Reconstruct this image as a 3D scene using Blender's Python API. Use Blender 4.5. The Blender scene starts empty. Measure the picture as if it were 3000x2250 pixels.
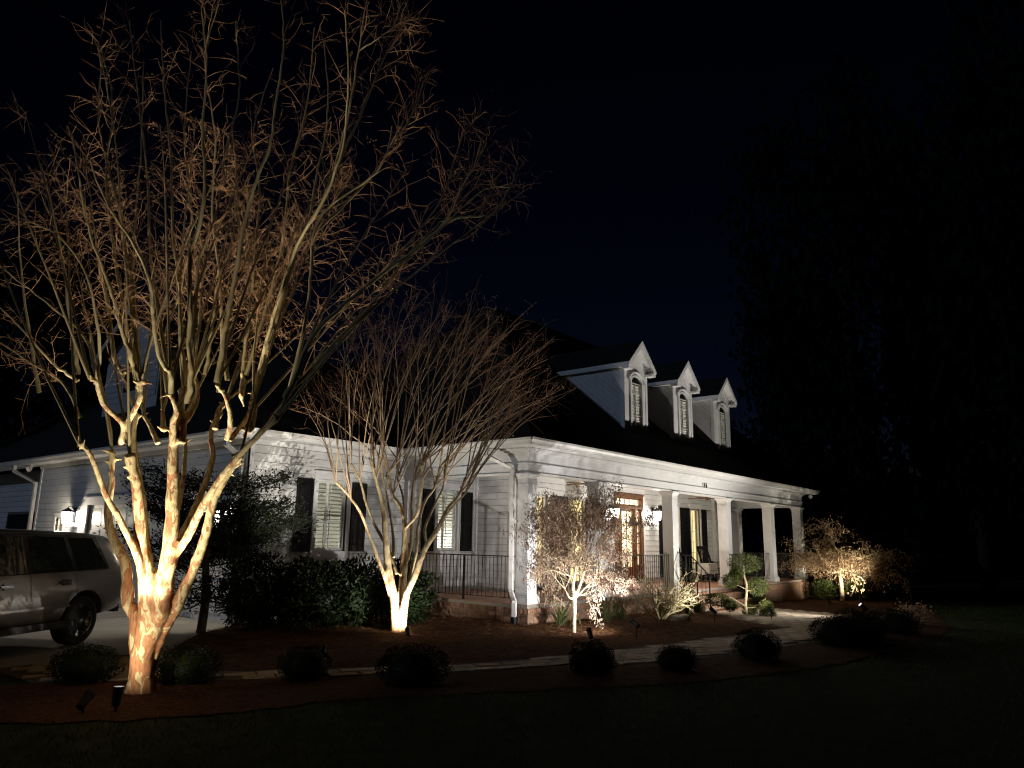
import bpy, math, random
import numpy as np
from mathutils import Vector, Matrix
SC = bpy.context.scene
COL = SC.collection
R = math.radians
# ------------------------------------------------------------------ camera
cam_d = bpy.data.cameras.new('camera')
cam_d.lens = 26.08
cam_d.sensor_width = 36.0
cam_d.clip_end = 2000.0
cam = bpy.data.objects.new('camera', cam_d)
COL.objects.link(cam)
YAW, PIT, ROL = .8875, .2077, .0147
fw = Vector((math.sin(YAW)*math.cos(PIT), math.cos(YAW)*math.cos(PIT), math.sin(PIT)))
r0 = Vector((math.cos(YAW), -math.sin(YAW), 0))
u0 = r0.cross(fw)
rt = r0*math.cos(ROL) + u0*math.sin(ROL)
up = u0*math.cos(ROL) - r0*math.sin(ROL)
cm = Matrix.Identity(4)
for i in range(3):
    cm[i][0] = rt[i]; cm[i][1] = up[i]; cm[i][2] = -fw[i]
cm[2][3] = 1.70
cam.matrix_world = cm
SC.camera = cam
# ------------------------------------------------------------------ night sky
SKY_STRENGTH = .050
world = bpy.data.worlds.new('World'); SC.world = world
world.use_nodes = True
nt = world.node_tree
bg = nt.nodes['Background']
sky = nt.nodes.new('ShaderNodeTexSky')
sky.sky_type = 'NISHITA'; sky.sun_disc = False
sky.sun_elevation = R(-5.0); sky.sun_rotation = R(60)
sky.air_density = 1.0; sky.dust_density = .3; sky.ozone_density = 3.0
nt.links.new(sky.outputs[0], bg.inputs[0])
bg.inputs[1].default_value = SKY_STRENGTH
# ------------------------------------------------------------------ moon (the one sun lamp, far dimmer than day)
moon_d = bpy.data.lights.new('moon', 'SUN')
moon_d.energy = .11; moon_d.angle = R(.5); moon_d.color = (.50, .68, 1.0)
moon = bpy.data.objects.new('moon', moon_d); COL.objects.link(moon)
moon.rotation_euler = Vector((1.0, -.45, -.40)).to_track_quat('-Z', 'Y').to_euler()
moon.location = (-40, 25, 25)
# ------------------------------------------------------------------ exposure
SC.view_settings.view_transform = 'Standard'
SC.view_settings.look = 'None'
SC.view_settings.exposure = 0.9
SC.view_settings.gamma = 1.0
SC.view_settings.use_curve_mapping = False
SC.render.engine = 'CYCLES'
SC.cycles.use_denoising = True
SC.cycles.use_adaptive_sampling = False
SC.cycles.filter_width = 1.2
SC.cycles.max_bounces = 6
SC.cycles.transparent_max_bounces = 12
SC.cycles.sample_clamp_indirect = .6
SC.cycles.caustics_reflective = False
SC.cycles.caustics_refractive = False
# ------------------------------------------------------------------ mesh tools
def gz(x, y=0):
    "height of the yard: level by the drive, falling gently to the right"
    return -.02*max(0.0, min(x, 60.0)-13.0)

class MB:
    def __init__(s): s.v = []; s.f = []
    def add(s, vs, fs):
        n = len(s.v); s.v += [tuple(v) for v in vs]; s.f += [tuple(i+n for i in f) for f in fs]; return s
    def box(s, x0, x1, y0, y1, z0, z1):
        x0, x1 = min(x0, x1), max(x0, x1); y0, y1 = min(y0, y1), max(y0, y1); z0, z1 = min(z0, z1), max(z0, z1)
        return s.add([(x0,y0,z0),(x1,y0,z0),(x1,y1,z0),(x0,y1,z0),(x0,y0,z1),(x1,y0,z1),(x1,y1,z1),(x0,y1,z1)],
                     [(0,3,2,1),(4,5,6,7),(0,1,5,4),(1,2,6,5),(2,3,7,6),(3,0,4,7)])
    def obox(s, c, ax, ay, az):
        "box from centre and three half-axis vectors"
        c = Vector(c); ax = Vector(ax); ay = Vector(ay); az = Vector(az)
        P = [c+ax*i+ay*j+az*k for k in (-1,1) for (i,j) in ((-1,-1),(1,-1),(1,1),(-1,1))]
        return s.add(P, [(0,3,2,1),(4,5,6,7),(0,1,5,4),(1,2,6,5),(2,3,7,6),(3,0,4,7)])
    def bar(s, a, b, w, h=None, upv=(0,0,1)):
        a = Vector(a); b = Vector(b); d = (b-a); L = d.length; d.normalize()
        u = Vector(upv)
        if abs(d.dot(u)) > .98: u = Vector((0,1,0))
        x = d.cross(u).normalized(); y = x.cross(d)
        return s.obox((a+b)/2, d*L/2, x*w/2, y*(h or w)/2)
    def tube(s, pts, rad, n=8, cap=True, flat=None):
        pts = [Vector(p) for p in pts]; k = len(pts)
        if not hasattr(rad, '__len__'): rad = [rad]*k
        V = []; ref = None
        for i, p in enumerate(pts):
            t = (pts[min(i+1,k-1)]-pts[max(i-1,0)]).normalized()
            if ref is None:
                ref = Vector((0,0,1)) if abs(t.z) < .9 else Vector((1,0,0))
            x = (ref - t*ref.dot(t)).normalized(); ref = x; y = t.cross(x)
            for j in range(n):
                a = 2*math.pi*(j+.5)/n
                V.append(p + (x*math.cos(a)+y*math.sin(a))*rad[i])
        F = [(i*n+j, i*n+(j+1)%n, (i+1)*n+(j+1)%n, (i+1)*n+j) for i in range(k-1) for j in range(n)]
        if cap: F += [tuple(range(n-1,-1,-1)), tuple((k-1)*n+j for j in range(n))]
        return s.add(V, F)
    def lathe(s, prof, c=(0,0,0), ax=(0,0,1), n=16):
        "profile of (radius, height) spun about an axis"
        c = Vector(c); ax = Vector(ax).normalized()
        r = Vector((1,0,0)) if abs(ax.x) < .9 else Vector((0,1,0))
        x = (r-ax*r.dot(ax)).normalized(); y = ax.cross(x)
        V = [c+ax*h+(x*math.cos(2*math.pi*j/n)+y*math.sin(2*math.pi*j/n))*max(q,1e-4) for q,h in prof for j in range(n)]
        k = len(prof)
        F = [(i*n+j, i*n+(j+1)%n, (i+1)*n+(j+1)%n, (i+1)*n+j) for i in range(k-1) for j in range(n)]
        F += [tuple(range(n-1,-1,-1)), tuple((k-1)*n+j for j in range(n))]
        return s.add(V, F)
    def prism(s, poly, d):
        "polygon (3d points) pushed along d"
        P = [Vector(p) for p in poly]; d = Vector(d); n = len(P)
        return s.add(P+[p+d for p in P], [tuple(range(n-1,-1,-1)), tuple(range(n,2*n))]+[(i,(i+1)%n,(i+1)%n+n,i+n) for i in range(n)])
    def quad(s, a, b, c, d): return s.add([a,b,c,d], [(0,1,2,3)])
    def mesh(s, name, smooth=False):
        me = bpy.data.meshes.new(name); me.from_pydata(s.v, [], s.f)
        if smooth: me.polygons.foreach_set('use_smooth', [True]*len(me.polygons))
        me.update(); return me
    def build(s, name, m, parent=None, smooth=False, **kw):
        return put(name, s.mesh(name, smooth), m, parent, **kw)

def put(name, me, m=None, parent=None, loc=None, rot=None, scale=None, label=None, cat=None, group=None, kind=None):
    "link a mesh object; vertices and loc are in world axes unless the parent is moved later"
    o = bpy.data.objects.new(name, me); COL.objects.link(o)
    if m is not None and me is not None and not me.materials: me.materials.append(m)
    if loc is not None: o.location = loc
    if rot is not None: o.rotation_euler = rot
    if scale is not None: o.scale = scale if hasattr(scale,'__len__') else (scale,)*3
    if parent is not None:
        o.parent = parent; o.matrix_parent_inverse = WM[parent.name].inverted()
    L = Matrix.LocRotScale(o.location, o.rotation_euler, o.scale)
    WM[o.name] = L if parent is None else L
    tag(o, label, cat, group, kind)
    return o
WM = {}
def tag(o, label=None, cat=None, group=None, kind=None):
    if label: o['label'] = label
    if cat: o['category'] = cat
    if group: o['group'] = group
    if kind: o['kind'] = kind
    return o
def thing(name, label, cat, loc=(0,0,0), group=None):
    o = bpy.data.objects.new(name, None); COL.objects.link(o); o.empty_display_size = .2
    o.location = loc; WM[o.name] = Matrix.Translation(Vector(loc))
    return tag(o, label, cat, group)
def copy_tree(o, parent=None):
    c = o.copy(); COL.objects.link(c)
    if parent is not None:
        c.parent = parent
    for ch in o.children: copy_tree(ch, c)
    return c
def np_mesh(name, V, F, smooth=False):
    me = bpy.data.meshes.new(name); k = F.shape[1]; m = len(F)
    me.vertices.add(len(V)); me.vertices.foreach_set('co', np.asarray(V, np.float32).ravel())
    me.loops.add(m*k); me.loops.foreach_set('vertex_index', np.asarray(F, np.int32).ravel())
    me.polygons.add(m); me.polygons.foreach_set('loop_start', np.arange(0, m*k, k, dtype=np.int32))
    if smooth: me.polygons.foreach_set('use_smooth', np.ones(m, bool))
    me.update(calc_edges=True); return me
def np_tubes(lines, n=4):
    "lines: list of arrays (k,4) x y z radius -> vertices, quads"
    VV = []; FF = []; base = 0
    ang = 2*np.pi*np.arange(n)/n; ca = np.cos(ang); sa = np.sin(ang)
    for L in lines:
        L = np.asarray(L, float); P = L[:,:3]; r = L[:,3]; k = len(P)
        T = np.gradient(P, axis=0); T /= np.linalg.norm(T, axis=1)[:,None]+1e-9
        ref = np.array([.31,.2,.93]) if abs(T[0]@np.array([.31,.2,.93])) < .93 else np.array([1.,0,0])
        X = ref-T*(T@ref)[:,None]; X /= np.linalg.norm(X, axis=1)[:,None]+1e-9
        Y = np.cross(T, X)
        V = P[:,None,:]+r[:,None,None]*(X[:,None,:]*ca[None,:,None]+Y[:,None,:]*sa[None,:,None])
        VV.append(V.reshape(-1,3))
        i = np.arange(k-1)[:,None]*n; j = np.arange(n)[None,:]; j2 = (j+1)%n
        FF.append(np.stack([i+j, i+j2, i+n+j2, i+n+j], -1).reshape(-1,4)+base); base += k*n
    return np.concatenate(VV), np.concatenate(FF)
def smooth_line(L, m=4):
    "Catmull-Rom through traced points"
    L = np.asarray(L, float)
    if len(L) < 3: return L
    P = np.vstack([2*L[0]-L[1], L, 2*L[-1]-L[-2]]); out = []
    for i in range(1, len(P)-2):
        for t in np.arange(m)/m:
            a, b, c, d = P[i-1], P[i], P[i+1], P[i+2]
            out.append(.5*((2*b)+(c-a)*t+(2*a-5*b+4*c-d)*t*t+(3*b-a-3*c+d)*t**3))
    out.append(L[-1]); return np.array(out)
def leaf_quads(P, D, N, ln, wd, fold=.25):
    "pointed leaves: base P, direction D, normal N, arrays of length and width"
    D = D/(np.linalg.norm(D,axis=1)[:,None]+1e-9)
    S = np.cross(D, N); S /= np.linalg.norm(S,axis=1)[:,None]+1e-9
    U = np.cross(S, D)
    ln = ln[:,None]; wd = wd[:,None]
    m = P+D*ln*.45+U*wd*fold
    V = np.stack([P, m+S*wd*.5, P+D*ln, m-S*wd*.5], 1).reshape(-1,3)
    F = np.arange(len(P)*4).reshape(-1,4)
    return V, F
def rnd_dirs(rg, n):
    d = rg.normal(size=(n,3)); return d/np.linalg.norm(d,axis=1)[:,None]
# ------------------------------------------------------------------ materials
MT = {}
def mat(name, col, rough=.6, var=.0, scale=8.0, bump=0.0, metal=0.0, col2=None, stretch=(1,1,1), emit=None, estr=0.0, spec=.5, coat=0.0, detail=6.0, lo=.35, hi=.65):
    m = bpy.data.materials.new(name); m.use_nodes = True; t = m.node_tree; b = t.nodes['Principled BSDF']
    b.inputs['Base Color'].default_value = (*col, 1); b.inputs['Roughness'].default_value = rough
    b.inputs['Metallic'].default_value = metal; b.inputs['Specular IOR Level'].default_value = spec
    b.inputs['Coat Weight'].default_value = coat
    if var or bump or col2:
        g = t.nodes.new('ShaderNodeTexCoord'); mp = t.nodes.new('ShaderNodeMapping')
        mp.inputs['Scale'].default_value = stretch
        ns = t.nodes.new('ShaderNodeTexNoise'); ns.inputs['Scale'].default_value = scale; ns.inputs['Detail'].default_value = detail
        t.links.new(g.outputs['Object'], mp.inputs[0]); t.links.new(mp.outputs[0], ns.inputs['Vector'])
        if var or col2:
            rp = t.nodes.new('ShaderNodeValToRGB')
            c2 = col2 or tuple(min(1, c*(1+var)) for c in col); c1 = col if col2 else tuple(c*(1-var) for c in col)
            rp.color_ramp.elements[0].position = lo; rp.color_ramp.elements[1].position = hi
            rp.color_ramp.elements[0].color = (*c1,1); rp.color_ramp.elements[1].color = (*c2,1)
            t.links.new(ns.outputs['Fac'], rp.inputs[0]); t.links.new(rp.outputs[0], b.inputs['Base Color'])
        if bump:
            bp = t.nodes.new('ShaderNodeBump'); bp.inputs['Strength'].default_value = bump; bp.inputs['Distance'].default_value = .02
            t.links.new(ns.outputs['Fac'], bp.inputs['Height']); t.links.new(bp.outputs[0], b.inputs['Normal'])
    if emit:
        b.inputs['Emission Color'].default_value = (*emit,1); b.inputs['Emission Strength'].default_value = estr
    MT[name] = m; return m
def vary(m, amt=.25, hue=.02):
    "per-object tint for pieces such as bricks and boards"
    t = m.node_tree; b = t.nodes['Principled BSDF']; inp = b.inputs['Base Color']
    oi = t.nodes.new('ShaderNodeObjectInfo'); hs = t.nodes.new('ShaderNodeHueSaturation')
    mr = t.nodes.new('ShaderNodeMapRange'); mr.inputs[3].default_value = 1-amt; mr.inputs[4].default_value = 1+amt
    t.links.new(oi.outputs['Random'], mr.inputs[0]); t.links.new(mr.outputs[0], hs.inputs['Value'])
    if inp.links: t.links.new(inp.links[0].from_socket, hs.inputs['Color'])
    else: hs.inputs['Color'].default_value = inp.default_value
    t.links.new(hs.outputs[0], inp); return m
def leafmat(name, c1, c2, rough=.55, trans=.25, spec=.15):
    m = mat(name, c1, rough, col2=c2, spec=spec, scale=2.3, detail=8, lo=.3, hi=.7)
    t = m.node_tree; b = t.nodes['Principled BSDF']; out = t.nodes['Material Output']
    tr = t.nodes.new('ShaderNodeBsdfTranslucent'); mx = t.nodes.new('ShaderNodeMixShader'); mx.inputs[0].default_value = trans
    t.links.new(b.inputs['Base Color'].links[0].from_socket, tr.inputs[0])
    t.links.new(b.outputs[0], mx.inputs[1]); t.links.new(tr.outputs[0], mx.inputs[2]); t.links.new(mx.outputs[0], out.inputs[0])
    return m
white = mat('white_paint', (.72,.72,.71), .55, var=.05, scale=3.0, bump=.03)
siding_m = vary(mat('siding_paint', (.66,.66,.65), .6, var=.06, scale=5.0, bump=.06, stretch=(1,1,1)), .05)
gap_shade_m = mat('gap_shade_backing', (.16,.15,.14), .9)  # dark colour paints the shadow lines seen in the gaps between boards
trim_m = mat('trim_paint', (.74,.74,.735), .5, var=.04, scale=4.0)
gutter_m = mat('gutter_paint', (.70,.69,.66), .4, var=.06, scale=2.0)
black_m = mat('black_paint', (.006,.006,.007), .5, var=.3, scale=6, spec=.2)
iron_m = mat('wrought_iron', (.008,.008,.009), .4, var=.3, scale=20, metal=.3)
roof_m = mat('asphalt_shingle', (.013,.0125,.0125), .95, var=.4, scale=9, bump=.6)
wood_m = mat('mahogany', (.10,.040,.018), .35, col2=(.16,.068,.030), scale=5, stretch=(6,6,.6), coat=.3)
brick_m = vary(mat('brick_face', (.30,.155,.095), .9, col2=(.40,.25,.16), scale=14, bump=.5), .35)
mortar_m = mat('mortar', (.34,.29,.24), .95, var=.15, scale=30, bump=.4)
tile_m = vary(mat('porch_tile', (.40,.20,.13), .55, var=.15, scale=6, bump=.1), .12)
drive_m = mat('concrete', (.38,.36,.33), .85, var=.12, scale=1.3, bump=.12, detail=12)
paver_m = vary(mat('paver', (.56,.45,.33), .85, col2=(.43,.34,.25), scale=7, bump=.5), .22)
bed_m = mat('sand_bed', (.10,.08,.06), .95, var=.3, scale=20, bump=.5)
mulch_m = mat('mulch', (.036,.017,.009), 1.0, col2=(.10,.048,.024), scale=26, bump=1.0, detail=10, spec=.1)
straw_m = mat('pine_straw', (.24,.115,.048), .9, col2=(.12,.055,.024), scale=3, spec=.1)
soil_m = mat('turf_soil', (.022,.030,.012), 1.0, var=.4, scale=4, bump=.5, spec=.1)
grass_m = leafmat('grass_blade', (.035,.060,.014), (.070,.085,.026), .6, .2)
curtain_m = mat('lit_curtain', (.75,.66,.42), .9, var=.1, scale=2, stretch=(5,5,.3), emit=(1.0,.80,.38), estr=.55)
room_m = mat('room_paint', (.62,.60,.50), .9)
louvre_m = mat('louvre_paint', (.78,.78,.70), .5)
lampglass_m = mat('lantern_glass', (.9,.9,.86), .3, emit=(1.0,.95,.86), estr=16.0)
lens_m = mat('spot_lens', (.9,.9,.9), .2, emit=(1.0,.95,.85), estr=45.0)
shade_m = mat('lamp_shade', (.9,.85,.7), .6, emit=(1.0,.82,.52), estr=3.0)
def glass(name, tint=(1,1,1), refl=.06):
    m = bpy.data.materials.new(name); m.use_nodes = True; t = m.node_tree; t.nodes.remove(t.nodes['Principled BSDF'])
    out = t.nodes['Material Output']; a = t.nodes.new('ShaderNodeBsdfTransparent'); a.inputs[0].default_value = (*tint,1)
    g = t.nodes.new('ShaderNodeBsdfGlossy'); g.inputs['Roughness'].default_value = .03
    lw = t.nodes.new('ShaderNodeLayerWeight'); lw.inputs[0].default_value = .5
    pw = t.nodes.new('ShaderNodeMath'); pw.operation = 'POWER'; pw.inputs[1].default_value = 5.0; t.links.new(lw.outputs['Facing'], pw.inputs[0])
    fr = t.nodes.new('ShaderNodeMath'); fr.operation = 'MULTIPLY_ADD'; fr.inputs[1].default_value = .8; fr.inputs[2].default_value = .045; t.links.new(pw.outputs[0], fr.inputs[0])
    mx = t.nodes.new('ShaderNodeMixShader')
    t.links.new(fr.outputs[0], mx.inputs[0]); t.links.new(a.outputs[0], mx.inputs[1]); t.links.new(g.outputs[0], mx.inputs[2])
    t.links.new(mx.outputs[0], out.inputs[0]); return m
glass_m = glass('window_glass')
def myrtle_bark(name, pale, orange, zmid, zspan, sc=9.0):
    "flaking bark: rusty young bark under pale patches, rustier low on the trunk"
    m = bpy.data.materials.new(name); m.use_nodes = True; t = m.node_tree; b = t.nodes['Principled BSDF']
    b.inputs['Roughness'].default_value = .7; b.inputs['Specular IOR Level'].default_value = .25
    g = t.nodes.new('ShaderNodeTexCoord'); mp = t.nodes.new('ShaderNodeMapping'); mp.inputs['Scale'].default_value = (1,1,.26)
    t.links.new(g.outputs['Object'], mp.inputs[0])
    ns = t.nodes.new('ShaderNodeTexNoise'); ns.inputs['Scale'].default_value = sc; ns.inputs['Detail'].default_value = 5; ns.inputs['Distortion'].default_value = .8
    t.links.new(mp.outputs[0], ns.inputs[0])
    sx = t.nodes.new('ShaderNodeSeparateXYZ'); t.links.new(g.outputs['Object'], sx.inputs[0])
    mr = t.nodes.new('ShaderNodeMapRange'); mr.inputs[1].default_value = zmid-zspan; mr.inputs[2].default_value = zmid+zspan
    mr.inputs[3].default_value = -.14; mr.inputs[4].default_value = .035
    t.links.new(sx.outputs['Z'], mr.inputs[0])
    ad = t.nodes.new('ShaderNodeMath'); t.links.new(ns.outputs['Fac'], ad.inputs[0]); t.links.new(mr.outputs[0], ad.inputs[1])
    rp = t.nodes.new('ShaderNodeValToRGB'); e = rp.color_ramp.elements
    e[0].position = .45; e[0].color = (*orange,1); e[1].position = .475; e[1].color = (*pale,1)
    t.links.new(ad.outputs[0], rp.inputs[0])
    n2 = t.nodes.new('ShaderNodeTexNoise'); n2.inputs['Scale'].default_value = 40; n2.inputs['Detail'].default_value = 6
    t.links.new(mp.outputs[0], n2.inputs[0])
    mx = t.nodes.new('ShaderNodeMix'); mx.data_type = 'RGBA'; mx.blend_type = 'MULTIPLY'; mx.inputs[0].default_value = .8
    t.links.new(rp.outputs[0], mx.inputs[6]); t.links.new(n2.outputs['Color'], mx.inputs[7])
    r2 = t.nodes.new('ShaderNodeValToRGB'); r2.color_ramp.elements[0].position = .3; r2.color_ramp.elements[0].color = (.45,.42,.38,1); r2.color_ramp.elements[1].position = .55
    t.links.new(n2.outputs['Fac'], r2.inputs[0]); t.links.new(r2.outputs[0], mx.inputs[7])
    t.links.new(mx.outputs[2], b.inputs['Base Color'])
    bp = t.nodes.new('ShaderNodeBump'); bp.inputs['Strength'].default_value = .8; bp.inputs['Distance'].default_value = .012
    t.links.new(mx.outputs[2], bp.inputs['Height']); t.links.new(bp.outputs[0], b.inputs['Normal'])
    return m
bark1_m = myrtle_bark('peeling_bark', (.50,.40,.22), (.31,.145,.068), 1.1, 1.0, 13)
bark2_m = myrtle_bark('tan_bark', (.42,.34,.20), (.30,.17,.08), .5, 1.0, 12)
whip_m = mat('shoot_bark', (.47,.40,.23), .75, col2=(.36,.29,.16), scale=9, stretch=(1,1,.3), spec=.2)
whip2_m = mat('tan_shoot_bark', (.42,.32,.20), .75, col2=(.32,.21,.12), scale=7, stretch=(1,1,.3), spec=.2)
twig_m = mat('twig_bark', (.38,.22,.12), .8, col2=(.26,.15,.085), scale=4, spec=.2)
twig2_m = mat('red_twig_bark', (.38,.22,.125), .8, col2=(.29,.165,.09), scale=4, spec=.2)
moss_m = mat('mossy_bark', (.50,.46,.28), .85, col2=(.36,.33,.20), scale=12, bump=.4, spec=.2)
darkbark_m = mat('dark_bark', (.045,.032,.022), .95, var=.4, scale=10, bump=.6, spec=.2)
palebark_m = mat('pale_bark', (.44,.37,.24), .8, col2=(.30,.24,.15), scale=16, bump=.4, spec=.2)
deadleaf_m = leafmat('dead_leaf', (.56,.42,.31), (.36,.24,.175), .8, .5)
rustleaf_m = leafmat('rust_leaf', (.48,.33,.19), (.30,.18,.11), .8, .3)
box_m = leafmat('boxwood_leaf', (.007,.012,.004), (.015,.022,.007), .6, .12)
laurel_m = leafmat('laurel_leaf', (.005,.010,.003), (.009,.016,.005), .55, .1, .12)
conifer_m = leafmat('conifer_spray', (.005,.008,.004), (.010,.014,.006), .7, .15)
pompom_m = leafmat('juniper_needle', (.060,.085,.024), (.095,.105,.036), .7, .2)
strap_m = leafmat('strap_leaf', (.055,.085,.022), (.13,.14,.055), .55, .2)
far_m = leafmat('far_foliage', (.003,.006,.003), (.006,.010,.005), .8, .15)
MYRTLE_STEMS=[[(4.213,8.655,-0.065,0.14),(4.152,8.562,0.262,0.1298),(4.113,8.464,0.545,0.1209),(4.134,8.244,0.909,0.1083),(4.083,8.12,1.266,0.0967),(4.029,7.981,1.659,0.0839),(3.946,7.86,2.086,0.0699),(3.844,7.754,2.526,0.0553),(3.764,7.643,2.923,0.042)],
[(4.166,8.573,0.355,0.1),(4.098,8.488,0.602,0.0941),(4.044,8.343,0.907,0.0867),(3.993,8.21,1.188,0.0798),(3.851,8.187,1.462,0.0726),(3.721,8.074,1.847,0.0628),(3.603,7.976,2.186,0.054),(3.461,7.908,2.517,0.045)],
[(4.181,8.621,0.155,0.09),(4.116,8.688,0.544,0.0803),(4.094,8.705,0.801,0.0741),(4.019,8.797,0.979,0.0693),(3.978,8.831,1.342,0.0606),(3.858,8.971,1.668,0.0523),(3.793,9.039,1.937,0.0459),(3.785,9.03,2.274,0.0381),(3.758,9.041,2.637,0.03)],
[(4.069,8.495,0.701,0.05),(3.944,8.297,1.07,0.0454),(3.831,8.166,1.347,0.0417),(3.695,8.096,1.579,0.0385),(3.481,8.033,1.877,0.0339),(3.311,7.995,2.093,0.0303),(3.164,7.922,2.322,0.0267),(3.051,7.868,2.493,0.0239),(2.947,7.871,2.578,0.022)],
[(4.242,8.61,0.207,0.075),(4.233,8.436,0.537,0.0702),(4.249,8.288,0.762,0.0666),(4.27,8.133,0.986,0.063),(4.283,7.898,1.367,0.0571),(4.275,7.716,1.704,0.0519),(4.238,7.564,2.055,0.0466),(4.255,7.383,2.326,0.0421),(4.293,7.196,2.556,0.038)],
[(4.128,8.108,1.402,0.05),(4.117,7.992,1.523,0.0483),(4.119,7.81,1.681,0.0458),(4.088,7.508,1.989,0.0413),(4.076,7.176,2.285,0.0365),(4.088,6.884,2.498,0.0325),(4.109,6.582,2.695,0.0284),(4.135,6.324,2.842,0.025)],
[(4.019,7.955,1.776,0.03),(4.095,8.025,1.977,0.0289),(4.186,8.159,2.311,0.0273),(4.26,8.333,2.707,0.0254),(4.283,8.508,3.029,0.024)],
[(4.237,8.301,1.395,0.05),(4.304,8.355,1.617,0.0471),(4.458,8.383,1.954,0.0426),(4.579,8.414,2.262,0.0388),(4.686,8.47,2.626,0.0346),(4.704,8.598,2.955,0.0311),(4.813,8.6,3.225,0.028)],
[(4.153,8.519,1.048,0.045),(4.15,8.614,1.326,0.0429),(4.128,8.744,1.652,0.0404),(4.112,8.885,2.075,0.0374),(4.074,9.035,2.447,0.0347),(4.038,9.176,2.83,0.0321),(4.057,9.228,3.155,0.03)],
[(3.425,8.075,2.632,0.036),(3.377,7.912,2.784,0.0326),(3.291,7.876,2.866,0.0304),(3.198,7.865,2.919,0.0282),(3.103,7.833,2.997,0.0258),(3.023,7.766,3.099,0.0232),(2.969,7.709,3.177,0.0213),(2.912,7.711,3.186,0.02)],
[(3.452,7.963,2.627,0.038),(3.396,7.892,2.824,0.035),(3.398,7.802,2.942,0.033),(3.401,7.698,3.076,0.0307),(3.376,7.659,3.174,0.0291),(3.364,7.622,3.245,0.028)],
[(3.797,7.694,2.646,0.042),(3.713,7.571,2.847,0.0341),(3.69,7.473,2.951,0.0296),(3.617,7.43,3.062,0.0248),(3.565,7.417,3.12,0.022)],
[(3.859,7.618,2.648,0.042),(3.853,7.645,2.921,0.0365),(3.828,7.687,3.062,0.0336),(3.839,7.686,3.246,0.03)],
[(3.858,7.625,2.87,0.034),(3.927,7.642,2.981,0.0314),(4.003,7.681,3.149,0.028),(4.032,7.773,3.341,0.0244),(4.033,7.859,3.467,0.022)],
[(4.229,7.384,2.717,0.036),(4.17,7.241,2.898,0.0309),(4.035,7.141,3.116,0.0246),(3.903,7.123,3.239,0.02)],
[(4.594,8.314,2.948,0.04),(4.648,8.376,3.176,0.0337),(4.719,8.371,3.289,0.03)],
[(4.246,7.365,2.707,0.032),(4.4,7.364,2.929,0.0288),(4.474,7.381,3.086,0.0268),(4.511,7.427,3.243,0.025),(4.613,7.459,3.5,0.022)],
[(4.364,7.181,2.827,0.04),(4.467,7.295,3.076,0.03)],
[(4.568,7.751,3.277,0.03),(4.6,7.8,3.497,0.028)],
[(4.257,8.892,2.943,0.03),(4.259,8.973,3.178,0.02)],
[(4.1,8.664,2.746,0.035),(4.064,8.818,2.946,0.0268),(4.024,8.96,3.11,0.02)]]
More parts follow.
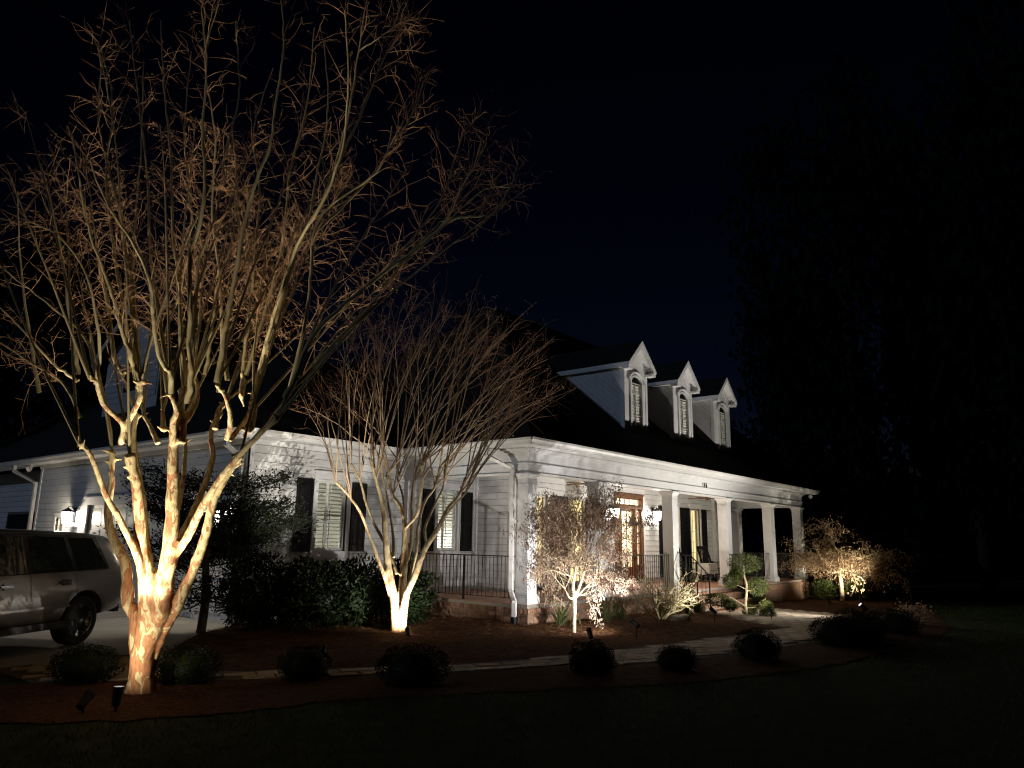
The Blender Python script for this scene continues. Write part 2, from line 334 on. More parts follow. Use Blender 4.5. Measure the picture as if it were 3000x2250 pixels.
MYRTLE_WHIPS=[[(3.334,9.188,3.512,0.022),(3.284,9.246,3.809,0.0201),(3.22,9.32,4.143,0.018),(3.126,9.422,4.732,0.0144),(2.995,9.565,5.372,0.0105),(2.809,9.771,6.126,0.006)],
[(3.349,9.198,3.428,0.02),(3.221,9.274,3.524,0.0179),(3.093,9.345,3.63,0.0157),(2.777,9.477,3.985,0.0098),(2.575,9.569,4.194,0.006)],
[(3.625,8.674,3.498,0.022),(3.556,8.802,3.677,0.0208),(3.529,8.869,3.88,0.0196),(3.503,8.948,4.202,0.0178),(3.424,9.123,4.754,0.0147),(3.327,9.305,5.203,0.0123),(3.214,9.52,5.849,0.0089),(3.087,9.751,6.615,0.005)],
[(3.352,7.636,3.245,0.026),(3.259,7.612,3.389,0.0244),(3.168,7.573,3.547,0.0227),(3.054,7.53,3.735,0.0205),(2.968,7.479,3.896,0.0187),(2.855,7.424,4.093,0.0165),(2.723,7.378,4.295,0.014),(2.522,7.286,4.621,0.0099),(2.368,7.148,4.935,0.006)],
[(3.369,7.753,3.321,0.026),(3.325,7.765,3.541,0.0246),(3.29,7.761,3.782,0.0231),(3.252,7.762,4.024,0.0217),(3.194,7.764,4.383,0.0195),(3.085,7.822,4.78,0.017),(3.008,7.854,5.108,0.015),(2.816,7.962,5.771,0.0109),(2.733,7.976,6.218,0.0083),(2.679,7.929,6.785,0.005)],
[(3.609,8.228,3.437,0.02),(3.58,8.272,3.722,0.0188),(3.545,8.322,4.044,0.0175),(3.521,8.356,4.207,0.0168),(3.474,8.421,4.695,0.0148),(3.442,8.462,5.449,0.0119),(3.414,8.491,6.317,0.0086),(3.347,8.552,7.308,0.005)],
[(3.577,7.402,3.12,0.026),(3.499,7.309,3.316,0.0243),(3.444,7.322,3.356,0.0237),(3.348,7.294,3.495,0.0224),(3.24,7.201,3.722,0.0203),(3.168,7.128,3.881,0.0188),(3.078,7.034,4.081,0.0169),(2.906,6.972,4.326,0.0143),(2.695,6.947,4.556,0.0115),(2.509,6.924,4.752,0.0089),(2.335,6.845,4.992,0.006)],
[(3.858,7.645,3.295,0.024),(3.8,7.682,3.576,0.0226),(3.763,7.694,3.828,0.0214),(3.726,7.706,4.083,0.0202),(3.659,7.73,4.514,0.0182),(3.56,7.774,5.092,0.0155),(3.459,7.787,5.877,0.012),(3.319,7.843,6.679,0.0084),(3.205,7.869,7.456,0.005)],
[(3.799,7.474,3.056,0.03),(3.749,7.367,3.371,0.028),(3.668,7.318,3.645,0.0263),(3.587,7.221,4.007,0.0239),(3.475,7.109,4.468,0.021),(3.454,6.917,4.858,0.0183),(3.382,6.794,5.242,0.0157),(3.248,6.681,5.744,0.0123),(3.148,6.528,6.237,0.0089),(2.981,6.427,6.778,0.005)],
[(3.83,7.509,3.324,0.022),(3.799,7.479,3.597,0.0208),(3.765,7.435,3.939,0.0193),(3.725,7.402,4.268,0.0178),(3.7,7.351,4.596,0.0164),(3.732,7.248,4.854,0.0152),(3.742,7.153,5.185,0.0137),(3.709,7.056,5.739,0.0113),(3.71,6.895,6.373,0.0085),(3.568,6.862,7.196,0.005)],
[(4.033,7.859,3.467,0.02),(4.037,7.875,3.812,0.0179),(4.044,7.885,4.164,0.0158),(4.038,7.905,4.459,0.0141),(4.042,7.917,4.879,0.0117),(3.913,8.101,5.437,0.0084),(3.839,8.206,6.053,0.005)],
[(4.305,8.147,3.544,0.022),(4.317,8.131,3.778,0.0204),(4.321,8.122,4.083,0.0183),(4.326,8.111,4.368,0.0164),(4.324,8.111,4.453,0.0159),(4.332,8.096,4.71,0.0142),(4.402,8.001,5.234,0.0107),(4.385,8.001,5.854,0.0068),(4.301,8.099,6.125,0.005)],
[(3.903,7.117,3.258,0.028),(3.872,7.026,3.495,0.0266),(3.836,6.936,3.739,0.0251),(3.804,6.837,3.99,0.0235),(3.763,6.707,4.317,0.0215),(3.699,6.498,4.831,0.0182),(3.679,6.334,5.163,0.016),(3.676,6.117,5.546,0.0134),(3.628,6.033,5.798,0.0117),(3.551,5.834,6.312,0.0082),(3.417,5.728,6.785,0.005)],
[(4.382,7.762,3.443,0.024),(4.343,7.809,3.758,0.022),(4.346,7.804,3.984,0.0205),(4.355,7.787,4.439,0.0177),(4.365,7.762,5.074,0.0138),(4.305,7.815,5.766,0.0096),(4.209,7.903,6.568,0.005)],
[(4.583,7.789,3.593,0.022),(4.566,7.761,3.965,0.0204),(4.573,7.708,4.298,0.019),(4.587,7.789,4.121,0.0182),(4.57,7.737,4.658,0.0159),(4.54,7.699,5.203,0.0137),(4.504,7.659,5.798,0.0113),(4.383,7.696,6.575,0.0082),(4.446,7.505,7.373,0.005)],
[(4.559,7.371,3.479,0.028),(4.53,7.241,3.766,0.0264),(4.519,7.14,3.962,0.0252),(4.517,7.084,4.062,0.0246),(4.476,6.834,4.578,0.0215),(4.453,6.645,4.944,0.0193),(4.497,6.438,5.185,0.0176),(4.494,6.207,5.572,0.0151),(4.451,5.968,6.058,0.012),(4.339,5.695,6.741,0.0077),(4.267,5.533,7.152,0.005)],
[(4.545,7.464,3.253,0.024),(4.559,7.426,3.465,0.023),(4.592,7.372,3.636,0.0222),(4.614,7.329,3.805,0.0214),(4.626,7.256,4.365,0.0188),(4.697,7.122,4.855,0.0166),(4.768,6.984,5.353,0.0143),(4.779,6.903,5.941,0.0118),(4.792,6.801,6.667,0.0087),(4.683,6.821,7.582,0.005)],
[(4.146,6.245,3.038,0.028),(4.171,6.109,3.248,0.0263),(4.175,5.932,3.597,0.0237),(4.304,5.598,3.918,0.0205),(4.465,5.231,4.211,0.0171),(4.612,4.917,4.437,0.0143),(4.735,4.626,4.678,0.0115),(4.852,4.444,4.699,0.01),(4.95,4.282,4.738,0.0087),(4.986,4.135,4.935,0.0069),(4.983,4.018,5.176,0.005)],
[(4.508,6.729,3.167,0.024),(4.445,6.428,3.928,0.0192),(4.364,6.285,4.417,0.0161),(4.294,6.19,4.783,0.0137),(4.327,6.011,5.047,0.0118),(4.518,5.599,5.333,0.0086),(4.565,5.44,5.519,0.007),(4.539,5.319,5.822,0.005)],
[(4.155,6.223,3.071,0.02),(4.284,6.053,3.313,0.0183),(4.419,5.867,3.61,0.0163),(4.646,5.565,4.037,0.0134),(4.803,5.333,4.467,0.0108),(4.988,5.08,4.834,0.0084),(5.083,4.967,4.927,0.0076),(5.282,4.71,5.227,0.0054),(5.477,4.511,5.271,0.004)],
[(4.619,5.41,4.283,0.012),(4.772,5.288,4.592,0.0103),(5.023,5.079,5.11,0.0076),(5.126,5.002,5.591,0.0056),(5.203,4.942,5.96,0.004)],
[(4.729,5.041,4.499,0.012),(4.764,4.715,4.727,0.0094),(4.736,4.518,4.942,0.0075),(4.694,4.17,5.299,0.004)],
[(4.314,6.26,4.797,0.016),(4.539,6.076,5.137,0.0135),(4.794,5.86,5.611,0.0103),(4.921,5.751,5.956,0.0083),(5.076,5.614,6.354,0.006),(5.151,5.551,6.752,0.004)],
[(4.459,6.158,5.541,0.016),(4.614,5.979,6.183,0.0118),(4.757,5.804,6.901,0.0074),(4.913,5.618,7.428,0.004)],
[(4.3,5.644,6.696,0.008),(4.411,5.46,6.839,0.0062),(4.538,5.244,7.018,0.004)],
[(3.017,9.339,3.257,0.02),(2.893,9.46,3.847,0.0162),(2.712,9.621,4.821,0.0101),(2.593,9.706,5.659,0.005)],
[(3.081,7.972,3.236,0.016),(2.988,8.116,3.654,0.0131),(2.808,8.392,3.954,0.0105),(2.525,8.834,4.307,0.0069),(2.378,9.06,4.506,0.005)],
[(2.956,7.938,2.828,0.016),(2.794,7.984,3.135,0.0125),(2.607,8.12,3.291,0.0097),(2.296,8.355,3.522,0.005)],
[(3.04,7.867,3.216,0.018),(2.926,7.676,3.64,0.015),(2.678,7.542,4.179,0.0108),(2.41,7.578,4.486,0.0077),(2.125,7.722,4.597,0.005)],
[(3.332,7.659,3.252,0.022),(3.198,7.876,4.032,0.0183),(3.08,8.058,4.801,0.0149),(2.976,8.21,5.602,0.0115),(2.961,8.241,6.438,0.0081),(2.802,8.443,7.217,0.005)],
[(4.648,8.415,3.419,0.022),(4.608,8.379,4.052,0.0198),(4.49,8.407,4.913,0.0168),(4.341,8.467,5.791,0.0138),(4.269,8.424,6.69,0.0109),(4.074,8.515,7.699,0.0076),(4.097,8.368,8.499,0.005)],
[(3.609,7.493,3.216,0.022),(3.54,7.732,3.902,0.0191),(3.457,8.011,4.835,0.0155),(3.407,8.218,5.786,0.012),(3.289,8.508,6.936,0.008),(3.195,8.718,7.858,0.005)],
[(4.611,7.772,3.543,0.022),(4.722,7.646,4.382,0.0186),(4.807,7.539,5.253,0.0152),(4.809,7.517,6.151,0.012),(4.892,7.392,7.086,0.0086),(4.883,7.358,8.145,0.005)],
[(4.207,8.804,3.391,0.02),(4.117,8.849,4.019,0.0178),(4.19,8.672,4.882,0.0147),(4.153,8.616,5.763,0.0117),(4.005,8.691,6.663,0.0087),(3.937,8.628,7.82,0.005)],
[(4.596,7.467,3.541,0.024),(4.5,7.131,4.106,0.0212),(4.413,6.647,4.812,0.0174),(4.421,6.173,5.317,0.0142),(4.344,5.837,5.801,0.0114),(4.136,5.578,6.376,0.0079),(3.925,5.411,6.836,0.005)]]
MYRTLE2_STEMS=[[(9.828,10.691,-0.058,0.095),(9.694,10.602,0.467,0.0839),(9.496,10.558,1.061,0.0711),(9.352,10.518,1.503,0.0615),(9.229,10.456,1.943,0.052),(9.103,10.411,2.352,0.0431),(8.947,10.418,2.727,0.0345),(8.792,10.424,3.101,0.026)],
[(9.873,10.63,-0.042,0.1),(9.81,10.595,0.46,0.0873),(9.789,10.515,0.937,0.0753),(9.756,10.462,1.355,0.0649),(9.698,10.411,1.895,0.0515),(9.604,10.446,2.255,0.0423),(9.479,10.551,2.494,0.0353),(9.366,10.61,2.856,0.026)],
[(9.887,10.603,-0.012,0.085),(9.754,10.391,0.622,0.0722),(9.737,10.1,1.13,0.0611),(9.718,9.85,1.574,0.0514),(9.747,9.641,1.838,0.0449),(9.753,9.378,2.245,0.0354),(9.797,9.185,2.447,0.0298),(9.783,8.986,2.79,0.022)],
[(9.699,10.656,0.521,0.0432),(9.408,10.589,1.003,0.0387),(9.145,10.543,1.416,0.0347),(8.917,10.506,1.762,0.0313),(8.692,10.469,2.102,0.0278),(8.448,10.488,2.379,0.0246),(8.153,10.55,2.648,0.021)],
[(9.654,10.532,1.058,0.036),(9.605,10.633,1.352,0.0341),(9.52,10.787,1.648,0.032),(9.416,10.971,1.979,0.0297),(9.326,11.134,2.377,0.0271),(9.261,11.259,2.782,0.0246),(9.159,11.431,3.097,0.0225)],
[(9.707,10.477,1.029,0.0396),(9.818,10.382,1.506,0.0354),(9.837,10.385,1.958,0.0316),(9.835,10.41,2.387,0.0281),(9.853,10.404,2.728,0.0254),(9.912,10.351,3.075,0.0225)],
[(9.676,10.388,1.894,0.0324),(9.68,10.099,2.133,0.0295),(9.581,9.926,2.424,0.0267),(9.446,9.744,2.766,0.0235),(9.316,9.645,3.017,0.021)],
[(9.889,10.426,0.997,0.036),(9.985,10.38,1.506,0.0326),(10.017,10.395,1.963,0.0298),(10.11,10.337,2.399,0.027),(10.248,10.222,2.685,0.0249),(10.319,10.178,3.069,0.0225)],
[(9.565,10.543,1.354,0.0324),(9.649,10.69,1.802,0.029),(9.707,10.936,2.391,0.0247),(9.732,11.169,2.908,0.021),(9.768,11.283,3.24,0.0188)],
[(9.698,10.441,1.654,0.0288),(9.838,10.639,2.392,0.024),(9.851,10.845,2.839,0.0211),(9.905,10.954,3.234,0.0188)],
[(9.839,9.972,1.572,0.0288),(9.828,10.021,1.898,0.0267),(9.937,9.936,2.261,0.0243),(10.07,9.828,2.661,0.0216),(10.096,9.826,3.002,0.0195)],
[(9.834,9.727,1.839,0.023),(9.685,9.232,2.24,0.0203),(9.598,8.807,2.512,0.0181),(9.466,8.58,2.75,0.0165)]]
MYRTLE2_WHIPS=[[(8.792,10.424,3.101,0.02),(8.716,10.352,4.201,0.0128),(8.712,10.236,4.997,0.0077),(8.71,10.149,5.576,0.004)],
[(8.792,10.424,3.101,0.02),(8.963,9.951,4.399,0.0131),(9.144,9.542,5.337,0.0081),(9.389,9.115,6.022,0.004)],
[(8.792,10.424,3.101,0.02),(8.514,10.092,4.2,0.0128),(8.357,9.81,4.963,0.0077),(8.251,9.602,5.501,0.004)],
[(8.792,10.424,3.101,0.02),(8.808,10.236,4.148,0.0128),(8.801,10.123,4.903,0.0078),(8.845,9.98,5.452,0.004)],
[(8.952,10.424,2.728,0.02),(8.658,9.642,4.058,0.0131),(8.538,8.969,4.947,0.0079),(8.501,8.414,5.554,0.004)],
[(8.952,10.424,2.728,0.02),(8.872,10.635,3.982,0.0129),(8.737,10.876,4.909,0.0077),(8.617,11.074,5.594,0.004)],
[(8.952,10.424,2.728,0.02),(8.755,10.057,4.077,0.0128),(8.624,9.788,5.025,0.0077),(8.566,9.551,5.7,0.004)],
[(9.366,10.61,2.856,0.02),(9.073,10.545,4.098,0.0128),(8.896,10.46,4.981,0.0077),(8.735,10.441,5.615,0.004)],
[(9.366,10.61,2.856,0.02),(9.583,9.695,3.906,0.0139),(9.887,8.825,4.634,0.0087),(10.234,8.003,5.143,0.004)],
[(9.366,10.61,2.856,0.02),(9.48,9.75,4.157,0.0134),(9.64,9.037,5.061,0.0083),(9.887,8.335,5.698,0.004)],
[(9.366,10.61,2.856,0.02),(9.01,10.64,4.006,0.0129),(8.723,10.703,4.821,0.0078),(8.47,10.807,5.405,0.004)],
[(9.476,10.547,2.494,0.02),(9.544,10.255,4.101,0.013),(9.715,9.895,5.276,0.0079),(9.895,9.568,6.137,0.004)],
[(9.476,10.547,2.494,0.02),(9.73,9.994,3.76,0.0134),(10.028,9.463,4.677,0.0083),(10.376,8.929,5.348,0.004)],
[(9.476,10.547,2.494,0.02),(9.07,10.632,4.01,0.0129),(8.766,10.71,5.095,0.0078),(8.482,10.847,5.878,0.004)],
[(9.783,8.986,2.79,0.02),(9.903,8.631,3.843,0.0132),(10.088,8.26,4.603,0.0081),(10.294,7.91,5.157,0.004)],
[(9.783,8.986,2.79,0.02),(9.985,8.93,3.896,0.0129),(10.161,8.845,4.718,0.0078),(10.335,8.728,5.329,0.004)],
[(9.783,8.986,2.79,0.02),(9.824,8.653,3.337,0.0136),(9.932,8.308,3.723,0.0084),(10.053,7.997,3.999,0.004)],
[(9.783,8.986,2.79,0.02),(9.642,8.429,3.373,0.0136),(9.592,7.924,3.765,0.0084),(9.585,7.478,4.031,0.004)],
[(9.806,9.194,2.448,0.02),(10.085,8.958,3.184,0.0133),(10.34,8.732,3.724,0.0083),(10.623,8.476,4.126,0.004)],
[(9.806,9.194,2.448,0.02),(9.768,8.344,3.212,0.0136),(9.77,7.678,3.724,0.0086),(9.84,7.02,4.066,0.004)],
[(9.806,9.194,2.448,0.02),(10.095,8.546,3.29,0.0137),(10.392,7.971,3.891,0.0087),(10.748,7.38,4.325,0.004)],
[(8.153,10.55,2.648,0.02),(8.165,10.862,3.251,0.0132),(8.112,11.184,3.699,0.008),(8.053,11.453,4.031,0.004)],
[(8.153,10.55,2.648,0.02),(8.05,10.692,3.423,0.0128),(7.994,10.766,3.986,0.0077),(7.92,10.863,4.397,0.004)],
[(8.153,10.55,2.648,0.02),(8.245,10.996,3.237,0.0128),(8.327,11.271,3.679,0.0078),(8.344,11.541,4.009,0.004)],
[(8.153,10.55,2.648,0.02),(8.012,10.396,3.849,0.0128),(7.938,10.253,4.708,0.0077),(7.893,10.139,5.329,0.004)],
[(8.442,10.48,2.378,0.02),(8.137,10.611,3.408,0.013),(7.881,10.754,4.146,0.0079),(7.642,10.925,4.678,0.004)],
[(8.442,10.48,2.378,0.02),(8.253,10.462,3.307,0.0128),(8.143,10.417,3.972,0.0077),(8.04,10.415,4.45,0.004)],
[(8.442,10.48,2.378,0.02),(8.117,10.319,3.136,0.0129),(7.87,10.226,3.66,0.0077),(7.673,10.184,4.029,0.004)],
[(9.159,11.431,3.097,0.02),(9.618,12.036,4.147,0.0128),(9.937,12.452,4.965,0.0077),(10.17,12.734,5.591,0.004)],
[(9.159,11.431,3.097,0.02),(8.752,11.086,4.299,0.0128),(8.467,10.846,5.125,0.0077),(8.258,10.682,5.704,0.004)],
[(9.159,11.431,3.097,0.02),(9.208,11.509,4.023,0.0128),(9.26,11.539,4.702,0.0077),(9.302,11.55,5.202,0.004)],
[(9.159,11.431,3.097,0.02),(9.279,11.788,4.33,0.0128),(9.343,12.05,5.261,0.0077),(9.37,12.254,5.959,0.004)],
[(9.263,11.262,2.782,0.02),(9.199,11.043,4.066,0.0129),(9.221,10.801,4.99,0.0078),(9.262,10.596,5.66,0.004)],
[(9.263,11.262,2.782,0.02),(9.432,11.594,3.984,0.0128),(9.603,11.751,4.896,0.0077),(9.705,11.878,5.58,0.004)],
[(9.263,11.262,2.782,0.02),(9.148,10.697,4.372,0.013),(9.145,10.2,5.488,0.0079),(9.208,9.759,6.284,0.004)],
[(9.912,10.351,3.075,0.02),(10.149,9.449,3.956,0.0138),(10.413,8.66,4.565,0.0088),(10.736,7.875,4.989,0.004)],
[(9.912,10.351,3.075,0.02),(9.861,10.051,4.184,0.0128),(9.814,9.85,4.973,0.0078),(9.833,9.64,5.542,0.004)],
[(9.912,10.351,3.075,0.02),(10.082,9.499,3.585,0.0142),(10.269,8.738,3.929,0.0091),(10.485,7.986,4.158,0.004)],
[(9.912,10.351,3.075,0.02),(9.865,9.479,4.229,0.0134),(9.917,8.729,5.012,0.0083),(10.043,8.038,5.549,0.004)],
[(9.859,10.41,2.729,0.02),(9.48,9.961,3.988,0.0128),(9.177,9.694,4.848,0.0077),(8.99,9.471,5.45,0.004)],
[(9.859,10.41,2.729,0.02),(10.075,9.678,4.152,0.0133),(10.3,9.069,5.166,0.0082),(10.616,8.44,5.899,0.004)],
[(9.859,10.41,2.729,0.02),(9.83,9.891,4.221,0.0131),(9.929,9.373,5.279,0.0079),(10.067,8.916,6.039,0.004)],
[(9.316,9.645,3.017,0.02),(9.516,9.131,3.522,0.0143),(9.781,8.59,3.879,0.0089),(10.056,8.082,4.134,0.004)],
[(9.316,9.645,3.017,0.02),(8.988,9.222,4.22,0.0128),(8.726,8.966,5.045,0.0077),(8.571,8.745,5.622,0.004)],
[(9.316,9.645,3.017,0.02),(9.394,9.182,4.215,0.0133),(9.588,8.683,5.073,0.0081),(9.801,8.235,5.692,0.004)],
[(9.316,9.645,3.017,0.02),(9.444,8.979,4.125,0.0133),(9.605,8.414,4.904,0.0083),(9.837,7.853,5.46,0.004)],
[(9.423,9.72,2.764,0.02),(9.519,8.866,3.829,0.0138),(9.723,8.054,4.56,0.0085),(9.969,7.308,5.066,0.004)],
[(9.423,9.72,2.764,0.02),(9.208,9.138,4.122,0.0129),(9.077,8.705,5.056,0.0078),(9.044,8.314,5.712,0.004)],
[(9.423,9.72,2.764,0.02),(9.151,9.721,3.885,0.0128),(8.987,9.684,4.686,0.0077),(8.827,9.708,5.262,0.004)],
[(10.319,10.178,3.069,0.02),(10.092,9.72,4.433,0.0129),(9.957,9.368,5.382,0.0078),(9.904,9.061,6.055,0.004)],
[(10.319,10.178,3.069,0.02),(10.74,9.636,3.957,0.0138),(11.187,9.096,4.607,0.0087),(11.677,8.54,5.092,0.004)],
[(10.319,10.178,3.069,0.02),(10.7,9.537,3.713,0.0144),(11.169,8.847,4.179,0.009),(11.648,8.184,4.518,0.004)],
[(10.319,10.178,3.069,0.02),(10.149,9.821,4.419,0.0129),(10.087,9.498,5.373,0.0078),(10.072,9.228,6.054,0.004)],
[(10.259,10.233,2.686,0.02),(10.664,9.773,4.111,0.0135),(11.157,9.225,5.171,0.0083),(11.66,8.679,5.965,0.004)],
[(10.259,10.233,2.686,0.02),(10.812,9.648,3.57,0.014),(11.394,9.05,4.226,0.0088),(12.024,8.423,4.721,0.004)],
[(10.259,10.233,2.686,0.02),(10.006,10.412,4.315,0.0128),(9.83,10.523,5.507,0.0077),(9.639,10.68,6.381,0.004)],
[(9.768,11.283,3.24,0.02),(9.725,10.769,4.367,0.013),(9.715,10.38,5.157,0.0079),(9.785,9.999,5.719,0.004)],
[(9.768,11.283,3.24,0.02),(9.607,11.596,3.854,0.0137),(9.397,11.975,4.303,0.0084),(9.203,12.325,4.633,0.004)],
[(9.768,11.283,3.24,0.02),(9.783,11.055,4.522,0.0129),(9.858,10.811,5.45,0.0078),(9.955,10.584,6.126,0.004)],
[(9.768,11.283,3.24,0.02),(9.25,11.562,3.67,0.0138),(8.847,11.793,3.968,0.0089),(8.42,12.081,4.172,0.004)],
[(9.743,11.181,2.909,0.02),(9.739,11.348,4.265,0.0128),(9.691,11.512,5.269,0.0077),(9.648,11.633,6.013,0.004)],
[(9.743,11.181,2.909,0.02),(9.592,11.083,4.139,0.0128),(9.438,11.067,5.021,0.0077),(9.339,11.04,5.659,0.004)],
[(9.743,11.181,2.909,0.02),(9.589,11.608,4.199,0.0131),(9.393,12.023,5.16,0.0079),(9.185,12.417,5.875,0.004)],
[(9.905,10.954,3.234,0.02),(9.503,10.545,4.331,0.0128),(9.174,10.318,5.077,0.0077),(8.958,10.135,5.598,0.004)],
[(9.905,10.954,3.234,0.02),(9.594,11.303,3.824,0.014),(9.252,11.73,4.248,0.0087),(8.933,12.146,4.557,0.004)],
[(9.905,10.954,3.234,0.02),(9.693,10.289,4.346,0.0132),(9.638,9.681,5.102,0.008),(9.643,9.175,5.624,0.004)],
[(9.905,10.954,3.234,0.02),(9.704,10.395,4.466,0.0131),(9.656,9.874,5.316,0.0079),(9.662,9.446,5.912,0.004)],
[(9.899,10.898,2.845,0.02),(10.036,10.428,4.334,0.0132),(10.273,9.927,5.413,0.008),(10.537,9.457,6.201,0.004)],
[(9.899,10.898,2.845,0.02),(9.978,10.228,4.128,0.0134),(10.154,9.599,5.032,0.0082),(10.381,9.012,5.678,0.004)],
[(9.899,10.898,2.845,0.02),(9.733,10.598,4.214,0.0128),(9.584,10.425,5.184,0.0077),(9.517,10.252,5.88,0.004)],
[(10.096,9.826,3.002,0.02),(10.525,9.553,3.695,0.0139),(10.993,9.226,4.216,0.0087),(11.468,8.882,4.612,0.004)],
[(10.096,9.826,3.002,0.02),(10.36,9.149,4.092,0.0135),(10.634,8.562,4.871,0.0084),(10.98,7.957,5.434,0.004)],
[(10.096,9.826,3.002,0.02),(10.114,8.936,3.749,0.0141),(10.225,8.079,4.243,0.0088),(10.364,7.302,4.57,0.004)],
[(10.096,9.826,3.002,0.02),(9.903,9.401,4.216,0.0128),(9.75,9.124,5.062,0.0077),(9.692,8.861,5.661,0.004)],
[(10.091,9.849,2.663,0.02),(9.718,8.962,3.572,0.0132),(9.484,8.276,4.159,0.0081),(9.354,7.674,4.542,0.004)],
[(10.091,9.849,2.663,0.02),(9.796,9.191,3.944,0.0129),(9.6,8.718,4.811,0.0078),(9.52,8.297,5.412,0.004)],
[(10.091,9.849,2.663,0.02),(10.464,9.912,4.022,0.0129),(10.766,9.899,5.057,0.0078),(11.046,9.816,5.84,0.004)],
[(9.466,8.58,2.75,0.02),(9.41,8.111,3.288,0.0137),(9.434,7.656,3.657,0.0084),(9.487,7.253,3.911,0.004)],
[(9.466,8.58,2.75,0.02),(9.84,8.258,3.874,0.0132),(10.165,7.961,4.71,0.0082),(10.536,7.61,5.337,0.004)],
[(9.466,8.58,2.75,0.02),(9.619,8.267,3.858,0.0132),(9.827,7.929,4.666,0.008),(10.05,7.602,5.259,0.004)],
[(9.466,8.58,2.75,0.02),(9.561,8.291,3.368,0.0133),(9.679,8.025,3.811,0.0082),(9.825,7.762,4.131,0.004)],
[(9.545,8.758,2.508,0.02),(9.333,8.094,3.39,0.0131),(9.193,7.615,3.983,0.0081),(9.15,7.165,4.387,0.004)],
[(9.545,8.758,2.508,0.02),(9.473,8.316,3.32,0.013),(9.42,8.008,3.885,0.008),(9.445,7.698,4.284,0.004)],
[(9.545,8.758,2.508,0.02),(9.647,8.252,3.223,0.0137),(9.815,7.76,3.727,0.0085),(10.011,7.297,4.085,0.004)]]
# ================================================================== ground
def sheet(name, poly, lift, m, kind='structure', step=None):
    "flat sheet over a polygon that follows the fall of the yard, triangulated by bmesh"
    import bmesh
    bm = bmesh.new()
    # cut at x = 13 and 60 keeps it planar on each side of the break in slope
    vs = [bm.verts.new((x, y, 0)) for x, y in poly]
    f = bm.faces.new(vs)
    bmesh.ops.triangulate(bm, faces=[f])
    for xc in (13.0, 60.0):
        g = bm.verts[:]+bm.edges[:]+bm.faces[:]
        bmesh.ops.bisect_plane(bm, geom=g, plane_co=(xc,0,0), plane_no=(1,0,0))
    for v in bm.verts: v.co.z = gz(v.co.x)+lift
    bmesh.ops.recalc_face_normals(bm, faces=bm.faces[:])
    me = bpy.data.meshes.new(name); bm.to_mesh(me); bm.free()
    if me.polygons and me.polygons[0].normal.z < 0: me.flip_normals()
    return put(name, me, m, kind=kind)
def inside(poly, X, Y):
    X = np.asarray(X); Y = np.asarray(Y); r = np.zeros(X.shape, bool); n = len(poly)
    for i in range(n):
        x1, y1 = poly[i]; x2, y2 = poly[(i+1)%n]
        c = ((y1 > Y) != (y2 > Y)) & (X < (x2-x1)*(Y-y1)/((y2-y1) or 1e-9)+x1); r ^= c
    return r
def curve2(pts, m=6):
    L = smooth_line([(x,y,0,0) for x,y in pts], m); return [(float(a),float(b)) for a,b in L[:,:2]]
LAWN = [(-150,-150),(13,-150),(60,-150),(260,-150),(260,220),(60,220),(13,220),(-150,220)]
sheet('lawn', LAWN, 0.0, soil_m)
inner = curve2([(5.9,11.4),(5.3,9.55),(7.07,8.06),(8.82,7.11),(11.15,6.48),(13.54,6.12),(16.4,5.95)])
tip = curve2([(16.4,5.95),(16.95,6.1),(17.0,6.5),(17.6,7.1),(18.6,8.1),(19.3,8.92)])
outer = curve2([(3.6,10.0),(5.0,8.80),(6.58,7.48),(8.86,6.23),(9.9,5.55),(12.25,4.85),(15.2,4.62),(18.1,5.02),(20.6,5.30),(21.7,5.55)])
rightedge = curve2([(21.7,5.55),(22.6,6.6),(23.0,7.8),(23.3,8.92)])
PATH = inner+tip[1:]+rightedge[::-1]+outer[::-1]+[(3.6,11.4)]
BED_IN = inner+tip[1:]+[(19.3,9.7),(12.6,9.7),(12.6,13.7),(8.38,13.7),(7.2,12.9),(5.9,11.4)]
BED_R = rightedge+[(23.3,9.7),(30.6,9.7),(38,9.9),(42,8.4),(36,6.6),(28.5,5.4),(24.5,4.3),(20.5,3.5),(17,3.2),(14,3.4)]+outer[::-1][:34]
OUT_STRIP = outer[:]+[(20.5,3.5),(17,3.2),(14,3.2),(11.5,3.55),(9.2,4.3),(7.4,5.4),(5.6,6.6),(3.9,7.2),(2.4,8.6),(2.6,10.0)]
_q = random.Random(8)
_far = curve2(OUT_STRIP[len(outer)-1:]+[OUT_STRIP[0]], 10)[1:]
OUT_STRIP = outer[:]+[(x+_q.gauss(0,.035),y+_q.gauss(0,.035)) for x,y in _far[:-1]]
bed = sheet('mulch_bed', BED_IN, .010, mulch_m)
bed_r = sheet('mulch_bed', rightedge+[(23.3,9.7),(30.6,9.7),(38,9.9),(42,8.4),(36,6.6),(28.5,5.4),(24.5,4.3),(20.5,3.5),(20.6,5.30)], .010, mulch_m)
bed_o = sheet('mulch_bed', OUT_STRIP, .012, mulch_m)
path = sheet('path', PATH, .006, bed_m)
drive = sheet('driveway', [(-60,11.4),(5.9,11.4),(7.2,12.9),(8.38,13.7),(8.38,40),(-60,40)], .008, drive_m)
# saw-cut joints of the drive
for k, (a, b) in enumerate([((-20,16.6),(8.3,16.6)),((2.4,11.5),(2.4,39)),((-20,21.6),(8.3,21.6)),((5.4,16.6),(5.4,39))]):
    MB().bar((*a,.0095), (*b,.0095), .012, .006).build('control_joint', bed_m, drive)
